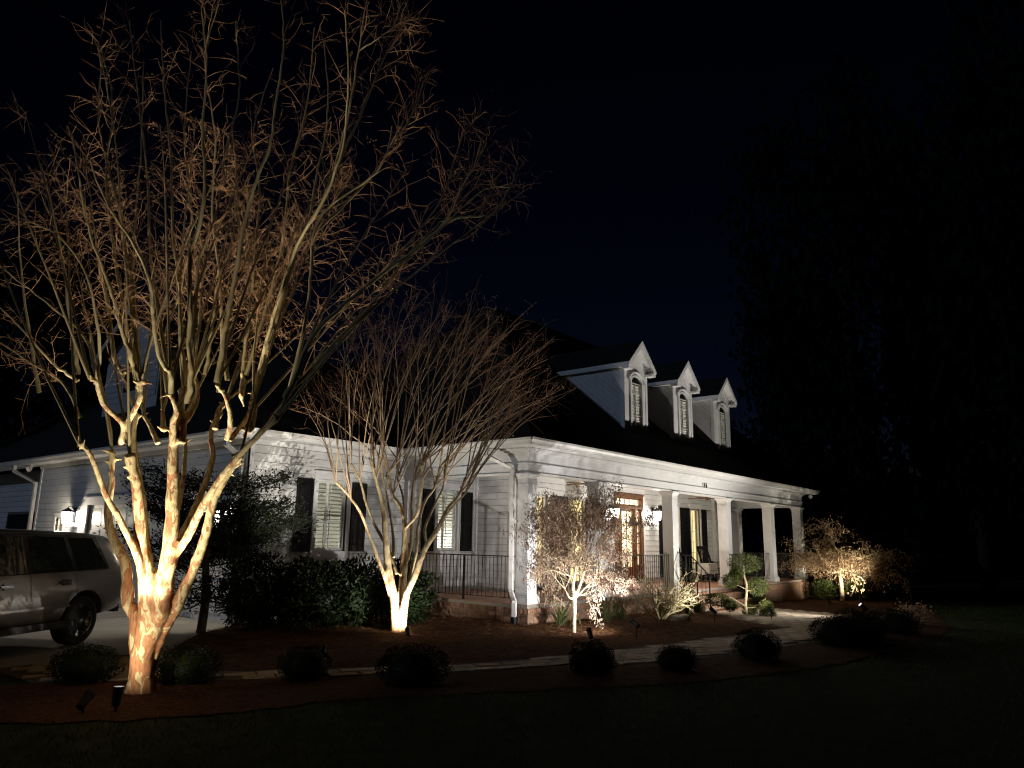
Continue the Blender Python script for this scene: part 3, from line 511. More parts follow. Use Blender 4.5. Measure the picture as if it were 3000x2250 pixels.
# pavers of the walk: running bond, each its own stone
rg = np.random.default_rng(5)
pl, pw = .40, .235
ang = math.atan2(-1.0, 2.15); cx, sx = math.cos(ang), math.sin(ang)
cands = []
for j in range(-60, 90):
    for i in range(-10, 70):
        u = (i+(.5 if j % 2 else 0))*pl; v = j*pw
        cands.append((3.0+u*cx-v*sx, 11.0+u*sx+v*cx))
cands = np.array(cands)
ok = inside(PATH, cands[:,0], cands[:,1])
for du, dv in ((.18,.1),(-.18,.1),(.18,-.1),(-.18,-.1)):
    ok &= inside(PATH, cands[:,0]+du*cx-dv*sx, cands[:,1]+du*sx+dv*cx)
cands = cands[ok]
fd = cands @ np.array([math.sin(YAW), math.cos(YAW)])
cands = cands[np.argsort(fd)]
def paver_mesh(seed):
    q = random.Random(seed); b = .022
    a, c = pl/2-.006, pw/2-.006
    e = [(-a+q.uniform(0,.012),-c+q.uniform(0,.01)),(a-q.uniform(0,.012),-c+q.uniform(0,.01)),(a-q.uniform(0,.012),c-q.uniform(0,.01)),(-a+q.uniform(0,.012),c-q.uniform(0,.01))]
    mb = MB(); mb.add([(x,y,0) for x,y in e]+[(x,y,b) for x,y in e]+[(x*.965,y*.95,b+.007) for x,y in e],
        [(0,1,5,4),(1,2,6,5),(2,3,7,6),(3,0,4,7),(4,5,9,8),(5,6,10,9),(6,7,11,10),(7,4,8,11),(8,9,10,11)])
    return mb
pm = [paver_mesh(k).mesh('paver') for k in range(6)]
for m_ in pm: m_.materials.append(paver_m)
NP = 296
for k, (x, y) in enumerate(cands[:NP]):
    put('paver', pm[k % 6], None, path, loc=(x, y, gz(x)-.006+rg.normal(0,.0025)), rot=(rg.normal(0,.012), rg.normal(0,.012), ang+rg.normal(0,.02)+(math.pi if k % 4 > 1 else 0)))
rest = MB()
for k, (x, y) in enumerate(cands[NP:]):
    mb = paver_mesh(k % 6); rest.add([(x+vx*cx-vy*sx, y+vx*sx+vy*cx, gz(x)-.006+vz+((k*37)%7-3)*.0008) for vx,vy,vz in mb.v], mb.f)
if rest.v: rest.build('far_paver', paver_m, path, kind='stuff')
# ================================================================== house
H = thing('house', 'white clapboard single-storey house with columned porch and three gabled dormers', 'house', (12.66, 12.42, 0))
ZF, ZB, ZT = .40, 3.13, 3.68           # porch floor, underside of the frieze, top of the walls
XL, XR, YF, YM, YW = 12.66, 30.42, 9.82, 12.42, 13.71
OV = .45
COLW = .32
def cells(u0, u1, z0, z1, ops):
    "rectangles of a wall left over round its openings"
    us = sorted({u0,u1,*[min(max(o[k],u0),u1) for o in ops for k in (0,1)]}); zs = sorted({z0,z1,*[min(max(o[k],z0),z1) for o in ops for k in (2,3)]})
    for a, b in zip(us, us[1:]):
        for c, d in zip(zs, zs[1:]):
            m_ = ((a+b)/2, (c+d)/2)
            if not any(o[0] < m_[0] < o[1] and o[2] < m_[1] < o[3] for o in ops): yield a, b, c, d
def wall(P, u, n, u0, u1, z0, z1, ops=(), boards=True, bm_=None, expo=.17):
    "wall plane through P, along u, outward n; backing plus lapped boards as pieces"
    P = Vector(P); u = Vector(u); n = Vector(n); mb = MB()
    for a, b, c, d in cells(u0, u1, z0, z1, ops):
        mb.obox(P+u*(a+b)/2-n*.086+Vector((0,0,(c+d)/2)), u*(b-a)/2, n*.08, Vector((0,0,(d-c)/2)))
    w = mb.build('wall', bm_ or (gap_shade_m if boards else siding_m), H)
    if boards:
        q = random.Random(int(u0*100+u1*10)); z = z0; e = .004
        while z < z1-.01:
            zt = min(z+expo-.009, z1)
            cuts = [(o[0],o[1]) for o in ops if o[2] < z+expo*.98 and o[3] > z+.02]
            segs = []; a = u0
            for o in sorted(cuts):
                if o[0] > a: segs.append((a, o[0]))
                a = max(a, o[1])
            if a < u1: segs.append((a, u1))
            for a, b in segs:
                if b-a < .03: continue
                parts_ = [(a,b)]
                if b-a > 3.2:
                    c = a+(b-a)*q.uniform(.3,.7); parts_ = [(a,c-.0015),(c+.0015,b)]
                for a2, b2 in parts_:
                    A = P+u*a2+Vector((0,0,z)); B = P+u*b2+Vector((0,0,z)); h = Vector((0,0,zt-z)); j = q.uniform(-.001,.001)
                    bb = MB().add([A-n*.004, B-n*.004, B+n*(.026+j), A+n*(.026+j), A-n*.004+h, B-n*.004+h, B+n*.008+h, A+n*.008+h],
                                  [(0,3,2,1),(4,5,6,7),(0,1,5,4),(1,2,6,5),(2,3,7,6),(3,0,4,7)])
                    bb.build('board', siding_m, w)
            z += expo
    return w
UX, UY, NX, NY, Z1 = Vector((1,0,0)), Vector((0,1,0)), Vector((-1,0,0)), Vector((0,-1,0)), Vector((0,0,1))
def fbox(mb, P, u, n, a, b, z0, z1, d0, d1):
    "box on a wall plane: u from a to b, height z0..z1, depth d0..d1 along n"
    return mb.obox(Vector(P)+u*(a+b)/2+n*(d0+d1)/2+Z1*(z0+z1)/2, u*(b-a)/2, n*(d1-d0)/2, Z1*(z1-z0)/2)
# ---- window builders
def casing(P, u, n, a, b, z0, z1, w=.10, head=.15, sill=True, d=.045):
    mb = MB()
    fbox(mb,P,u,n,a-w,a,z0,z1,-.06,d); fbox(mb,P,u,n,b,b+w,z0,z1,-.06,d)
    fbox(mb,P,u,n,a-w-.01,b+w+.01,z1,z1+head,-.06,d+.006); fbox(mb,P,u,n,a-w-.03,b+w+.03,z1+head,z1+head+.03,-.02,d+.03)
    fr = mb.build('window', trim_m, H)
    if sill: fbox(MB(),P,u,n,a-w-.03,b+w+.03,z0-.16,z0,-.06,d+.02).build('sill', trim_m, fr)
    return fr
def sash(P, u, n, a, b, z0, z1, nx, nz, parent, m=None, bw=.016, st=.045):
    m = m or trim_m; mb = MB()
    fbox(mb,P,u,n,a,a+st,z0,z1,-.07,-.03); fbox(mb,P,u,n,b-st,b,z0,z1,-.07,-.03)
    fbox(mb,P,u,n,a+st,b-st,z0,z0+st+.02,-.07,-.03); fbox(mb,P,u,n,a+st,b-st,z1-st,z1,-.07,-.03)
    mb.build('sash', m, parent)
    A, B, C, D = a+st, b-st, z0+st+.02, z1-st
    for i in range(1,nx): x = A+(B-A)*i/nx; fbox(MB(),P,u,n,x-bw/2,x+bw/2,C,D,-.058,-.036).build('muntin', m, parent)
    for k in range(1,nz): z = C+(D-C)*k/nz; fbox(MB(),P,u,n,A,B,z-bw/2,z+bw/2,-.059,-.037).build('muntin', m, parent)
    for i in range(nx):
        for k in range(nz):
            x0 = A+(B-A)*i/nx; x1 = A+(B-A)*(i+1)/nx; c0 = C+(D-C)*k/nz; c1 = C+(D-C)*(k+1)/nz
            MB().quad(*[Vector(P)+u*x+Z1*z-n*.047 for x,z in ((x0,c0),(x1,c0),(x1,c1),(x0,c1))]).build('pane', glass_m, parent)
def shutter(P, u, n, a, b, z0, z1, dogs=True):
    mb = MB(); mid = z0+(z1-z0)*.46
    fbox(mb,P,u,n,a,b,z0,z1,.022,.045)
    s = mb.build('shutter', black_m, H)
    st = .055; fm = MB()
    fbox(fm,P,u,n,a,a+st,z0,z1,.045,.062); fbox(fm,P,u,n,b-st,b,z0,z1,.045,.062)
    for c, d in ((z0,z0+.1),(mid-.045,mid+.045),(z1-.08,z1)): fbox(fm,P,u,n,a+st,b-st,c,d,.045,.0615)
    fm.build('shutter_frame', black_m, s)
    for c, d in ((z0+.125,mid-.07),(mid+.07,z1-.105)): fbox(MB(),P,u,n,a+st+.025,b-st-.025,c,d,.045,.056).build('panel', black_m, s)
    if dogs:
        x = (a-.01) if dogs == 'l' else (b+.01); sg = -1 if dogs == 'l' else 1; B = Vector(P)+u*x+n*.05+Z1*(z0+.01)
        MB().tube([B, B+u*sg*.05-Z1*.03, B+u*sg*.075-Z1*.075, B+u*sg*.05-Z1*.11, B+u*sg*.02-Z1*.095], [.009,.008,.008,.007,.006], 5).build('shutter_dog', iron_m, s)
def louvres(P, u, n, a, b, z0, z1, parent, tilt=12, pitch=.083, depth=.10, stile=.07):
    "plantation shutter leaves inside the glass"
    mb = MB(); mid = a+(b-a)*.40
    for c, d in ((a,a+.045),(mid-stile/2,mid+stile/2),(b-.045,b)): fbox(mb,P,u,n,c,d,z0,z1,-depth,-depth+.03)
    zm = z0+(z1-z0)*.5
    for c in (z0+.02, zm, z1-.02): fbox(mb,P,u,n,a+.045,mid-stile/2,c-.025,c+.025,-depth,-depth+.03); fbox(mb,P,u,n,mid+stile/2,b-.045,c-.025,c+.025,-depth,-depth+.03)
    mb.build('louvre_frame', louvre_m, parent)
    for c, d in ((a+.047,mid-stile/2-.002),(mid+stile/2+.002,b-.047)):
        z = z0+.08
        while z < z1-.06:
            if abs(z-zm) > .05:
                t = R(tilt if z < zm else tilt*2.2); v = (n*math.cos(t)-Z1*math.sin(t)); w = v.cross(u)
                MB().obox(Vector(P)+u*(c+d)/2-n*(depth-.015)+Z1*z, u*(d-c)/2, v*.036, w*.004).build('slat', louvre_m, parent)
            z += pitch
def room(x0, x1, y0, y1, z0, z1, m=None):
    "plastered room behind a window: five faces, open to the window wall"
    mb = MB()
    mb.quad((x0,y1,z0),(x1,y1,z0),(x1,y1,z1),(x0,y1,z1)); mb.quad((x0,y0,z0),(x0,y1,z0),(x0,y1,z1),(x0,y0,z1)); mb.quad((x1,y1,z0),(x1,y0,z0),(x1,y0,z1),(x1,y1,z1))
    mb.quad((x0,y0,z0),(x1,y0,z0),(x1,y1,z0),(x0,y1,z0)); mb.quad((x0,y0,z1),(x0,y1,z1),(x1,y1,z1),(x1,y0,z1))
    return mb.build('room', m or room_m, H)
def indoor_lamp(x, y, z, power, r=.12, colr=(1,.82,.55)):
    o = MB().lathe([(.02,-r),(r,-r),(r*.62,r),(.02,r)], (x,y,z), n=14).build('indoor_lamp', shade_m, H)
    l = bpy.data.lights.new('indoor_lamp_light','POINT'); l.energy = power; l.color = colr; l.shadow_soft_size = .15
    lo = bpy.data.objects.new('indoor_lamp_light', l); COL.objects.link(lo); lo.location = (x,y,z+.3)
    lo.parent = o; lo.matrix_parent_inverse = WM[o.name].inverted()
# ---- walls
W1o = (10.10, 10.92, 1.41, 2.97); W2o = (13.86, 14.60, 1.41, 2.97)
P1 = (0, YW, 0)
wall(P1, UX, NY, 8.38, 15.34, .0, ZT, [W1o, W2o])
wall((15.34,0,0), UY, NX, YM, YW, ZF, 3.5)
fwA = (15.95,16.87,.50,2.95); fwB = (17.95,18.87,.50,2.95); fwC = (23.80,24.80,.50,2.95); fwD = (25.80,26.58,.50,2.95); door_o = (20.40,22.22,.40,3.20)
PM = (0, YM, 0)
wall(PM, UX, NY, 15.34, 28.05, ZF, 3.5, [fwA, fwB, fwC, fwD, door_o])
# garage side: X = 8.38, facing -X
PG = (8.38, 0, 0)
gdoor = (15.35, 21.15, .02, 2.45); gwin = (22.62, 23.16, 1.2, 2.14)
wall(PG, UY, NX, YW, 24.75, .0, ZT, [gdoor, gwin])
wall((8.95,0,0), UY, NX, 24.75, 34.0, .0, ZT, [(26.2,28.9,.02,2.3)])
MB().box(8.38,9.0,24.66,24.75,0,ZT).build('wall_return', siding_m, H)
# rest of the shell (right end and back), unseen from the street
MB().box(27.9,28.05,12.60,19.9,ZF-.4,3.6).build('wall', siding_m, H)
MB().box(8.6,27.8,33.9,34.0,0,3.6).build('wall', siding_m, H)
# corner boards
for (x0,x1,y0,y1) in ((8.345,8.47,YW-.035,YW-.006),(8.345,8.374,YW-.035,YW+.10),(8.345,8.374,24.62,24.75),(15.305,15.334,YM-.035,YM+.11),(15.305,15.44,YM-.035,YM-.006),(15.27,15.334,YW-.10,YW-.028),(15.20,15.30,YW-.03,YW-.022),(27.93,28.06,YM-.035,YM-.006)):
    MB().box(x0,x1,y0,y1,.02 if x0 < 9 else ZF,ZT-.03 if x0 < 9 else 3.49).build('corner_board', trim_m, H)
# ---- windows with plantation louvres
for o in (W1o, W2o):
    fr = casing(P1, UX, NY, *o); sash(P1, UX, NY, *o, 2, 5, fr, bw=.014); louvres(P1, UX, NY, o[0]+.03, o[1]-.03, o[2]+.03, o[3]-.03, fr)
shutter(P1,UX,NY,9.55,9.97,1.40,2.95,'l'); shutter(P1,UX,NY,11.04,11.46,1.40,2.95,'r')
shutter(P1,UX,NY,13.30,13.71,1.40,2.95,'l'); shutter(P1,UX,NY,14.74,15.16,1.40,2.95,'r')
room(8.7,15.1,YW+.17,17.2,.4,3.3,mat('pale_green_paint',(.36,.38,.34),.9))
indoor_lamp(10.75,14.7,1.05,95,.12,(1,.93,.80)); indoor_lamp(14.5,14.7,1.05,75,.12,(1,.93,.80))
# ---- French windows with drawn curtains
def curtain(a, b, z0, z1, y, parent, ph):
    n_ = 44; V = []; F = []
    for i in range(n_+1):
        x = a+(b-a)*i/n_; yy = y+.030*math.sin(i*.95+ph)+.012*math.sin(i*2.3+ph*2)
        V += [(x,yy,z0),(x,yy+.01*math.sin(i),z1)]
    for i in range(n_): F.append((2*i,2*i+2,2*i+3,2*i+1))
    MB().add(V,F).build('curtain', curtain_m, parent, smooth=True)
for k, o in enumerate((fwA, fwB, fwC, fwD)):
    fr = casing(PM, UX, NY, *o, sill=False); sash(PM, UX, NY, *o, 3, 6, fr, bw=.014, st=.06); curtain(o[0], o[1], o[2], o[3], YM+.20, fr, k*1.7)
for a, b in ((16.99,17.37),(17.45,17.83),(18.99,19.37),(23.32,23.68),(24.92,25.22),(25.30,25.68),(26.70,27.12)):
    shutter(PM,UX,NY,a,b,.55,2.95,False)
room(15.5,20.15,YM+.28,15.0,.4,3.4); room(22.5,27.8,YM+.28,15.0,.4,3.4)
# ---- front door: mahogany surround, transom, sidelights
df = MB(); a, b = 20.40, 22.22
fbox(df,PM,UX,NY,a,a+.10,.4,3.10,-.10,.05); fbox(df,PM,UX,NY,b-.10,b,.4,3.10,-.10,.05); fbox(df,PM,UX,NY,a,b,3.10,3.20,-.10,.055); fbox(df,PM,UX,NY,a-.03,b+.03,3.20,3.24,-.02,.09)
fbox(df,PM,UX,NY,a+.10,b-.10,2.76,2.86,-.10,.05)
fbox(df,PM,UX,NY,20.74,20.83,.4,2.76,-.10,.045); fbox(df,PM,UX,NY,21.70,21.79,.4,2.76,-.10,.045)
DR = df.build('door_surround', wood_m, H)
def glazed(a, b, z0, z1, nx, nz, st, parent, bot=None):
    mb = MB(); bot = bot or st
    fbox(mb,PM,UX,NY,a,a+st,z0,z1,-.07,-.02); fbox(mb,PM,UX,NY,b-st,b,z0,z1,-.07,-.02); fbox(mb,PM,UX,NY,a+st,b-st,z0,z0+bot,-.07,-.02); fbox(mb,PM,UX,NY,a+st,b-st,z1-st,z1,-.07,-.02)
    mb.build('door_leaf' if bot > .2 and nx == 2 else 'light_frame', wood_m, parent)
    A,B,C,D = a+st,b-st,z0+bot,z1-st
    for i in range(1,nx): x=A+(B-A)*i/nx; fbox(MB(),PM,UX,NY,x-.009,x+.009,C,D,-.055,-.03).build('muntin', wood_m, parent)
    for k in range(1,nz): z=C+(D-C)*k/nz; fbox(MB(),PM,UX,NY,A,B,z-.012,z+.012,-.0595,-.0285).build('muntin', wood_m, parent)
    for i in range(nx):
        for k in range(nz):
            x0=A+(B-A)*i/nx; x1=A+(B-A)*(i+1)/nx; c0=C+(D-C)*k/nz; c1=C+(D-C)*(k+1)/nz
            MB().quad((x0,YM+.044,c0),(x1,YM+.044,c0),(x1,YM+.044,c1),(x0,YM+.044,c1)).build('pane', glass_m, parent)
glazed(20.83,21.70,.42,2.76,2,4,.085,DR,.50)
glazed(20.50,20.74,.42,2.76,1,5,.045,DR,.55); glazed(21.79,22.12,.42,2.76,1,5,.06,DR,.55)
glazed(20.50,22.12,2.86,3.10,5,1,.035,DR)
MB().tube([(21.63,YM+.01,1.28),(21.63,YM-.07,1.28),(21.54,YM-.075,1.28)],.012,6).build('door_handle', iron_m, DR)
MB().box(21.60,21.66,YM-.002,YM+.018,1.14,1.42).build('handle_plate', iron_m, DR)
mb = MB(); fbox(mb,PM,UX,NY,a-.14,a-.002,.4,3.26,-.05,.03); fbox(mb,PM,UX,NY,b+.002,b+.14,.4,3.26,-.05,.03); fbox(mb,PM,UX,NY,a-.14,b+.14,3.262,3.42,-.05,.034)
mb.build('door_casing', trim_m, H)
room(20.2,22.45,YM+.17,16.5,.4,3.4,mat('hall_paint',(.80,.74,.55),.85))
indoor_lamp(21.15,14.6,2.35,380,.17,(1,.93,.82)); 
# red and blue abstract canvas on the hall's end wall
art_m = mat('abstract_canvas',(.75,.72,.68),.7,col2=(.55,.02,.04),scale=3.2,lo=.48,hi=.52)
MB().box(20.9,22.1,16.44,16.47,1.3,2.4).build('hall_canvas', art_m, H)
# ---- garage door and little window
gd = MB(); fbox(gd,PG,UY,NX,15.35,21.15,.02,2.45,-.09,-.05)
GD = gd.build('garage_door', white, H)
for r_ in range(4):
    for c_ in range(8):
        y0 = 15.35+.08+c_*.715; z0 = .06+r_*.6
        if r_ == 3: MB().box(8.425,8.432,y0+.04,y0+.60,z0+.08,z0+.50).build('pane', mat('frosted_pane',(.5,.55,.52),.3) if 'frosted_pane' not in MT else MT['frosted_pane'], GD)
        else: fbox(MB(),PG,UY,NX,y0,y0+.64,z0+.05,z0+.54,-.05,-.035).build('panel', white, GD)
mb = MB(); fbox(mb,PG,UY,NX,15.20,15.35,.02,2.45,-.06,.04); fbox(mb,PG,UY,NX,21.15,21.32,.02,2.45,-.06,.04); fbox(mb,PG,UY,NX,15.20,21.32,2.45,2.62,-.06,.045); fbox(mb,PG,UY,NX,15.16,21.36,2.62,2.66,-.02,.08)
mb.build('garage_casing', trim_m, H)
fr = casing(PG,UY,NX,*gwin,w=.09,head=.10); sash(PG,UY,NX,*gwin,1,2,fr)
MB().quad((8.60,22.5,1.1),(8.60,23.3,1.1),(8.60,23.3,2.3),(8.60,22.5,2.3)).build('roller_blind', mat('lit_blind',(.7,.66,.5),.9,emit=(1,.85,.5),estr=.55), fr)
room(8.7,12.0,17.4,24.5,.0,3.2)
mb = MB(); fbox(mb,(8.95,0,0),UY,NX,26.2,28.9,.02,2.3,-.09,-.05); mb.build('garage_door', black_m, H)
# ---- porch floor and brick base
fl = MB().box(XL-.02,XR,YF-.02,YM,.30,.385).box(XL-.02,15.34,YM,YW,.30,.385).build('porch_floor', mortar_m, H)
ts = .42; k = 0
y = YF-.02
tiles_near = []; tiles_far = MB()
for i in range(int((XR-XL)/ts)+1):
    for j in range(int((YW-YF)/ts)+1):
        x0 = XL-.01+i*ts; y0 = YF-.01+j*ts; x1 = min(x0+ts-.01,XR-.01); y1 = min(y0+ts-.01,(YW if x0 < 15.3 else YM)-.03)
        if y1-y0 < .05 or x1-x0 < .05: continue
        if x0 < 15.3 and x1 > 15.3 and y1 > YM: x1 = 15.30
        if i < 26: MB().box(x0,x1,y0,y1,.385,ZF+((i*7+j*3)%5)*.0005).build('tile', tile_m, fl)
        else: tiles_far.box(x0,x1,y0,y1,.385,ZF)
tiles_far.build('far_tile', tile_m, fl, kind='stuff')
BX, BY = XL-.05, YF-.06
zb0 = -.40
mb = MB().box(BX+.02,XR+.02,BY+.02,YF+.30,zb0,.298).box(BX+.02,XL+.4,YF+.30,YW-.01,zb0,.298).box(XR-.3,XR+.02,YF+.3,YM+.2,zb0,.298)
PB = mb.build('porch_base', mortar_m, H)
def brick_row(n_axis, pos, s0, s1, z0, z1, bl, objs, big, step=.0):
    s = s0+step; 
    while s < s1-.02:
        e = min(s+bl-.010, s1)
        if n_axis == 'x': bx = (pos, pos+.06, s, e)
        else: bx = (s, e, pos, pos+.06)
        j = (int(s*1000) % 7)*.0006
        if n_axis == 'x': bx = (pos-j, pos+.06, s, e)
        else: bx = (s, e, pos-j, pos+.06)
        if objs[0] > 0: MB().box(*bx, z0, z1).build('brick', brick_m, PB); objs[0] -= 1
        else: big.box(*bx, z0, z1)
        s += bl
bigb = MB(); objs = [150]
brick_row('x', BX-.02, BY+.02, YW-.02, .215, .312, .076, objs, bigb)
for k in range(7):
    z = .205-.075*(k+1)+.01
    if z < -.03: break
    brick_row('x', BX, BY+.02, YW-.02, z, z+.064, .212, objs, bigb, 0 if k % 2 else -.0)
objs = [145]
for k in range(8):
    z = .205-.075*(k+1)+.01
    brick_row('y', BY, BX, XR, z, z+.064, .212, objs if k < 3 else [0], bigb, 0)
    if k == 2: objs = [0]
brick_row('y', BY-.02, BX-.018, XR, .215, .312, .076, [0], bigb)
for k in range(8):
    z = .205-.075*(k+1)+.01; s = BY
    while s < YM+.1: bigb.box(XR-.03,XR+.045,s+.06,s+.26,z,z+.064); s += .212
bigb.build('far_brick', brick_m, PB, kind='stuff')
# steps in the door bay
for k, (y1, zt) in enumerate(((9.74,.235),(9.42,.065),(9.10,-.10))):
    st = MB().box(19.62,23.04,y1-.32,YF-.05,-.45,zt-.066).build('step', mortar_m, H)
    x = 19.60; zr = zt-.066
    while x < 23.0: MB().box(x,min(x+.095,23.06),y1-.335,y1-.10,zr,zt).build('brick', brick_m, st); x += .105
    sb = MB()
    for i in range(2):
        yy = y1-.30+((i+k)%2)*.1
        while yy < YF-.1: sb.box(19.595,19.66,yy,yy+.2,zr-.075*(i+1)+.005,zr-.075*i-.006); yy += .212
        x = 19.66+(i%2)*.1
        while x < 23: sb.box(x,x+.2,y1-.325,y1-.26,zr-.075*(i+1)+.005,zr-.075*i-.006); x += .212
    sb.build('riser_brick', brick_m, st, kind='stuff')
# ---- frieze, ceiling, columns
mb = MB()
mb.box(XL,XR,YF,YF+COLW,ZB,ZT-.012); mb.box(XL,XL+COLW,YF+COLW,YW-.02,ZB,ZT-.012); mb.box(XR-COLW,XR,YF+COLW,YM+.3,ZB,ZT-.012)
FR = mb.build('frieze', trim_m, H)
mb = MB().box(XL-.035,XR+.035,YF-.035,YF-.002,ZB+.195,ZB+.225).box(XL-.035,XL-.002,YF,YW-.03,ZB+.195,ZB+.225)
mb.box(XL-.03,XR+.03,YF-.03,YF-.002,ZB,ZB+.02).box(XL-.03,XL-.002,YF,YW-.03,ZB,ZB+.02)
mb.build('frieze_moulding', trim_m, FR)
mb = MB()
for d, z0, z1 in ((.05,ZT-.10,ZT-.06),(.10,ZT-.06,ZT-.014)):
    mb.box(XL-d,XR+d,YF-d,YF-.002,z0,z1).box(XL-d,XL-.002,YF-.0,YW-.04,z0,z1)
mb.build('crown_moulding', trim_m, FR)
cg = MB()
mb = MB().box(XL+COLW,XR-COLW,YF+COLW,YM,3.50,3.54).box(XL+COLW,15.3,YM,YW-.02,3.50,3.54)
CE = mb.build('porch_ceiling', white, H)
mb = MB()
for k in range(24): mb.box(XL+COLW,XR-COLW,YF+COLW+.05+k*.095,YF+COLW+.058+k*.095,3.494,3.4995)
mb.build('ceiling_bead', trim_m, CE)
def column(x, y):
    w = COLW
    c = MB(); c.box(x+.0,x+w,y,y+w,ZF+.20,ZB-.24)
    o = c.build('column', trim_m, H)
    p = MB().box(x-.05,x+w+.05,y-.05,y+w+.05,ZF,ZF+.13).box(x-.035,x+w+.035,y-.035,y+w+.035,ZF+.13,ZF+.165).box(x-.015,x+w+.015,y-.015,y+w+.015,ZF+.165,ZF+.20)
    p.build('plinth', trim_m, o)
    q = MB(); q.box(x-.012,x+w+.012,y-.012,y+w+.012,ZB-.24,ZB-.225)
    pr = [(0,ZB-.225),(.006,ZB-.12),(.03,ZB-.07),(.06,ZB-.035),(.06,ZB-.001)]
    for (d0,z0),(d1,z1) in zip(pr,pr[1:]):
        q.add([(x-d0,y-d0,z0),(x+w+d0,y-d0,z0),(x+w+d0,y+w+d0,z0),(x-d0,y+w+d0,z0),(x-d1,y-d1,z1),(x+w+d1,y-d1,z1),(x+w+d1,y+w+d1,z1),(x-d1,y+w+d1,z1)],
              [(0,1,5,4),(1,2,6,5),(2,3,7,6),(3,0,4,7)]+([(4,5,6,7)] if d1 == d0 else []))
    q.build('capital', trim_m, o)
CXS = [12.66,15.45,19.30,23.06,26.95,30.10]
for x in CXS: column(x, YF)
column(30.10, YM-.10)
# pilaster where the side beam meets the wall
MB().box(XL,XL+.26,YW-.16,YW-.024,ZF,ZB-.02).build('pilaster', trim_m, H)
MB().box(27.62,27.90,YM-.14,YM-.024,ZF,3.49).build('pilaster', trim_m, H)
# house number in the frieze, bronze figures
def text_mesh(s, size, depth, name):
    cu = bpy.data.curves.new(name,'FONT'); cu.body = s; cu.size = size; cu.extrude = depth; cu.align_x = 'CENTER'
    t = bpy.data.objects.new(name, cu); COL.objects.link(t)
    dg = bpy.context.evaluated_depsgraph_get(); me = bpy.data.meshes.new_from_object(t.evaluated_get(dg)); bpy.data.objects.remove(t); me.name = name; return me
for i, ch in enumerate('106'):
    me = text_mesh(ch, .20, .008, 'number_figure')
    put('number_figure', me, iron_m, FR, loc=(21.34+i*.125, YF-.012, 3.37), rot=(R(90),0,0), scale=(.62,1,1))
# ---- eaves: soffit, gutters, fascia
zs0, zs1 = 3.675, 3.70
mb = MB().box(XL-OV+.06,XR+OV+.16,YF-OV+.06,YF+.05,zs0,zs1).box(XL-OV+.06,XL+.05,YF+.05,YW-OV+.06,zs0,zs1).box(7.99,XL-OV+.5,YW-OV+.06,YW+.05,zs0-.001,zs1-.001).box(7.99,8.45,YW+.05,34,zs0,zs1).box(XR-.05,XR+OV+.16,YF+.05,20,zs0,zs1)
mb.build('soffit', white, H)
def gutter(a, b, out):
    "K-profile gutter from a to b, lip towards out"
    a = Vector(a); b = Vector(b); out = Vector(out); mb = MB()
    prof = [(0,0),(.075,0),(.085,.03),(.115,.075),(.12,.12),(.105,.12),(.10,.08),(.0,.02)]
    mb.prism([a+out*(d-.06)+Z1*(z+3.70) for d,z in prof], b-a)
    o = mb.build('gutter', gutter_m, H)
    L = (b-a).length; n_ = int(L/3.1)
    for k in range(1,n_+1):
        c = a+(b-a)*k/(n_+1); MB().prism([c+out*(d-.061)*1.0+out*.003*(1 if d>0 else 0)+Z1*(z+3.699) for d,z in [(0,0),(.078,0),(.088,.03),(.118,.075),(.123,.124),(.1,.124)]], (b-a).normalized()*.03).build('gutter_joint', gutter_m, o)
ge = OV-.06
gutter((XL-OV-.05,YF-ge-.06,0),(XR+OV+.22,YF-ge-.06,0),NY)
gutter((XL-ge-.06,YW-OV-.02,0),(XL-ge-.06,YF-ge-.065,0),NX)
gutter((7.93,YW-ge-.06,0),(XL-OV+.02,YW-ge-.06,0),NY)
gutter((8.38-ge-.06,34,0),(8.38-ge-.06,YW-OV-.05,0),NX)
mb = MB().box(XL-OV+.02,XR+OV+.20,YF-ge-.055,YF-ge-.02,3.68,3.83).box(XL-ge-.055,XL-ge-.02,YF-ge,YW-ge,3.68,3.83).box(7.99,XL-OV+.02,YW-ge-.055,YW-ge-.02,3.68,3.83).box(8.38-ge-.055,8.38-ge-.02,YW-ge,34,3.68,3.83).box(XR+OV+.16,XR+OV+.20,YF-ge,20,3.68,3.83)
mb.build('fascia', trim_m, H)
# bed moulding along the lapped walls
MB().box(8.34,XL-.02,YW-.07,YW-.024,ZT-.11,ZT-.008).box(8.31,8.356,YW-.07,24.75,ZT-.11,ZT-.008).build('bed_moulding', trim_m, H)
# ---- roofs
S = .84
def roofmesh(fs):
    mb = MB()
    for f in fs: mb.add(f, [tuple(range(len(f)))])
    return mb.build('roof', roof_m, H)
ex, ey, ez = XL-OV, YF-OV+.02, 3.83
rg_ = 16.6; rz = ez+S*(rg_-ey); xr = XR+OV+.22
hipx = ex+(rz-ez)/S
roofmesh([[(ex,ey,ez),(xr,ey,ez),(xr,rg_,rz),(hipx,rg_,rz)], [(ex,2*rg_-ey,ez),(ex,ey,ez),(hipx,rg_,rz)], [(xr,ey,ez),(xr,2*rg_-ey,ez),(xr,rg_,rz)], [(xr,2*rg_-ey,ez),(ex,2*rg_-ey,ez),(hipx,rg_,rz),(xr,rg_,rz)]])
gx0, gx1, gy0, gy1 = 7.95, 17.0, YW-OV+.02, 34.2
gm = (gx0+gx1)/2; gzr = ez+.70*(gm-gx0); gyh = gy0+(gm-gx0)
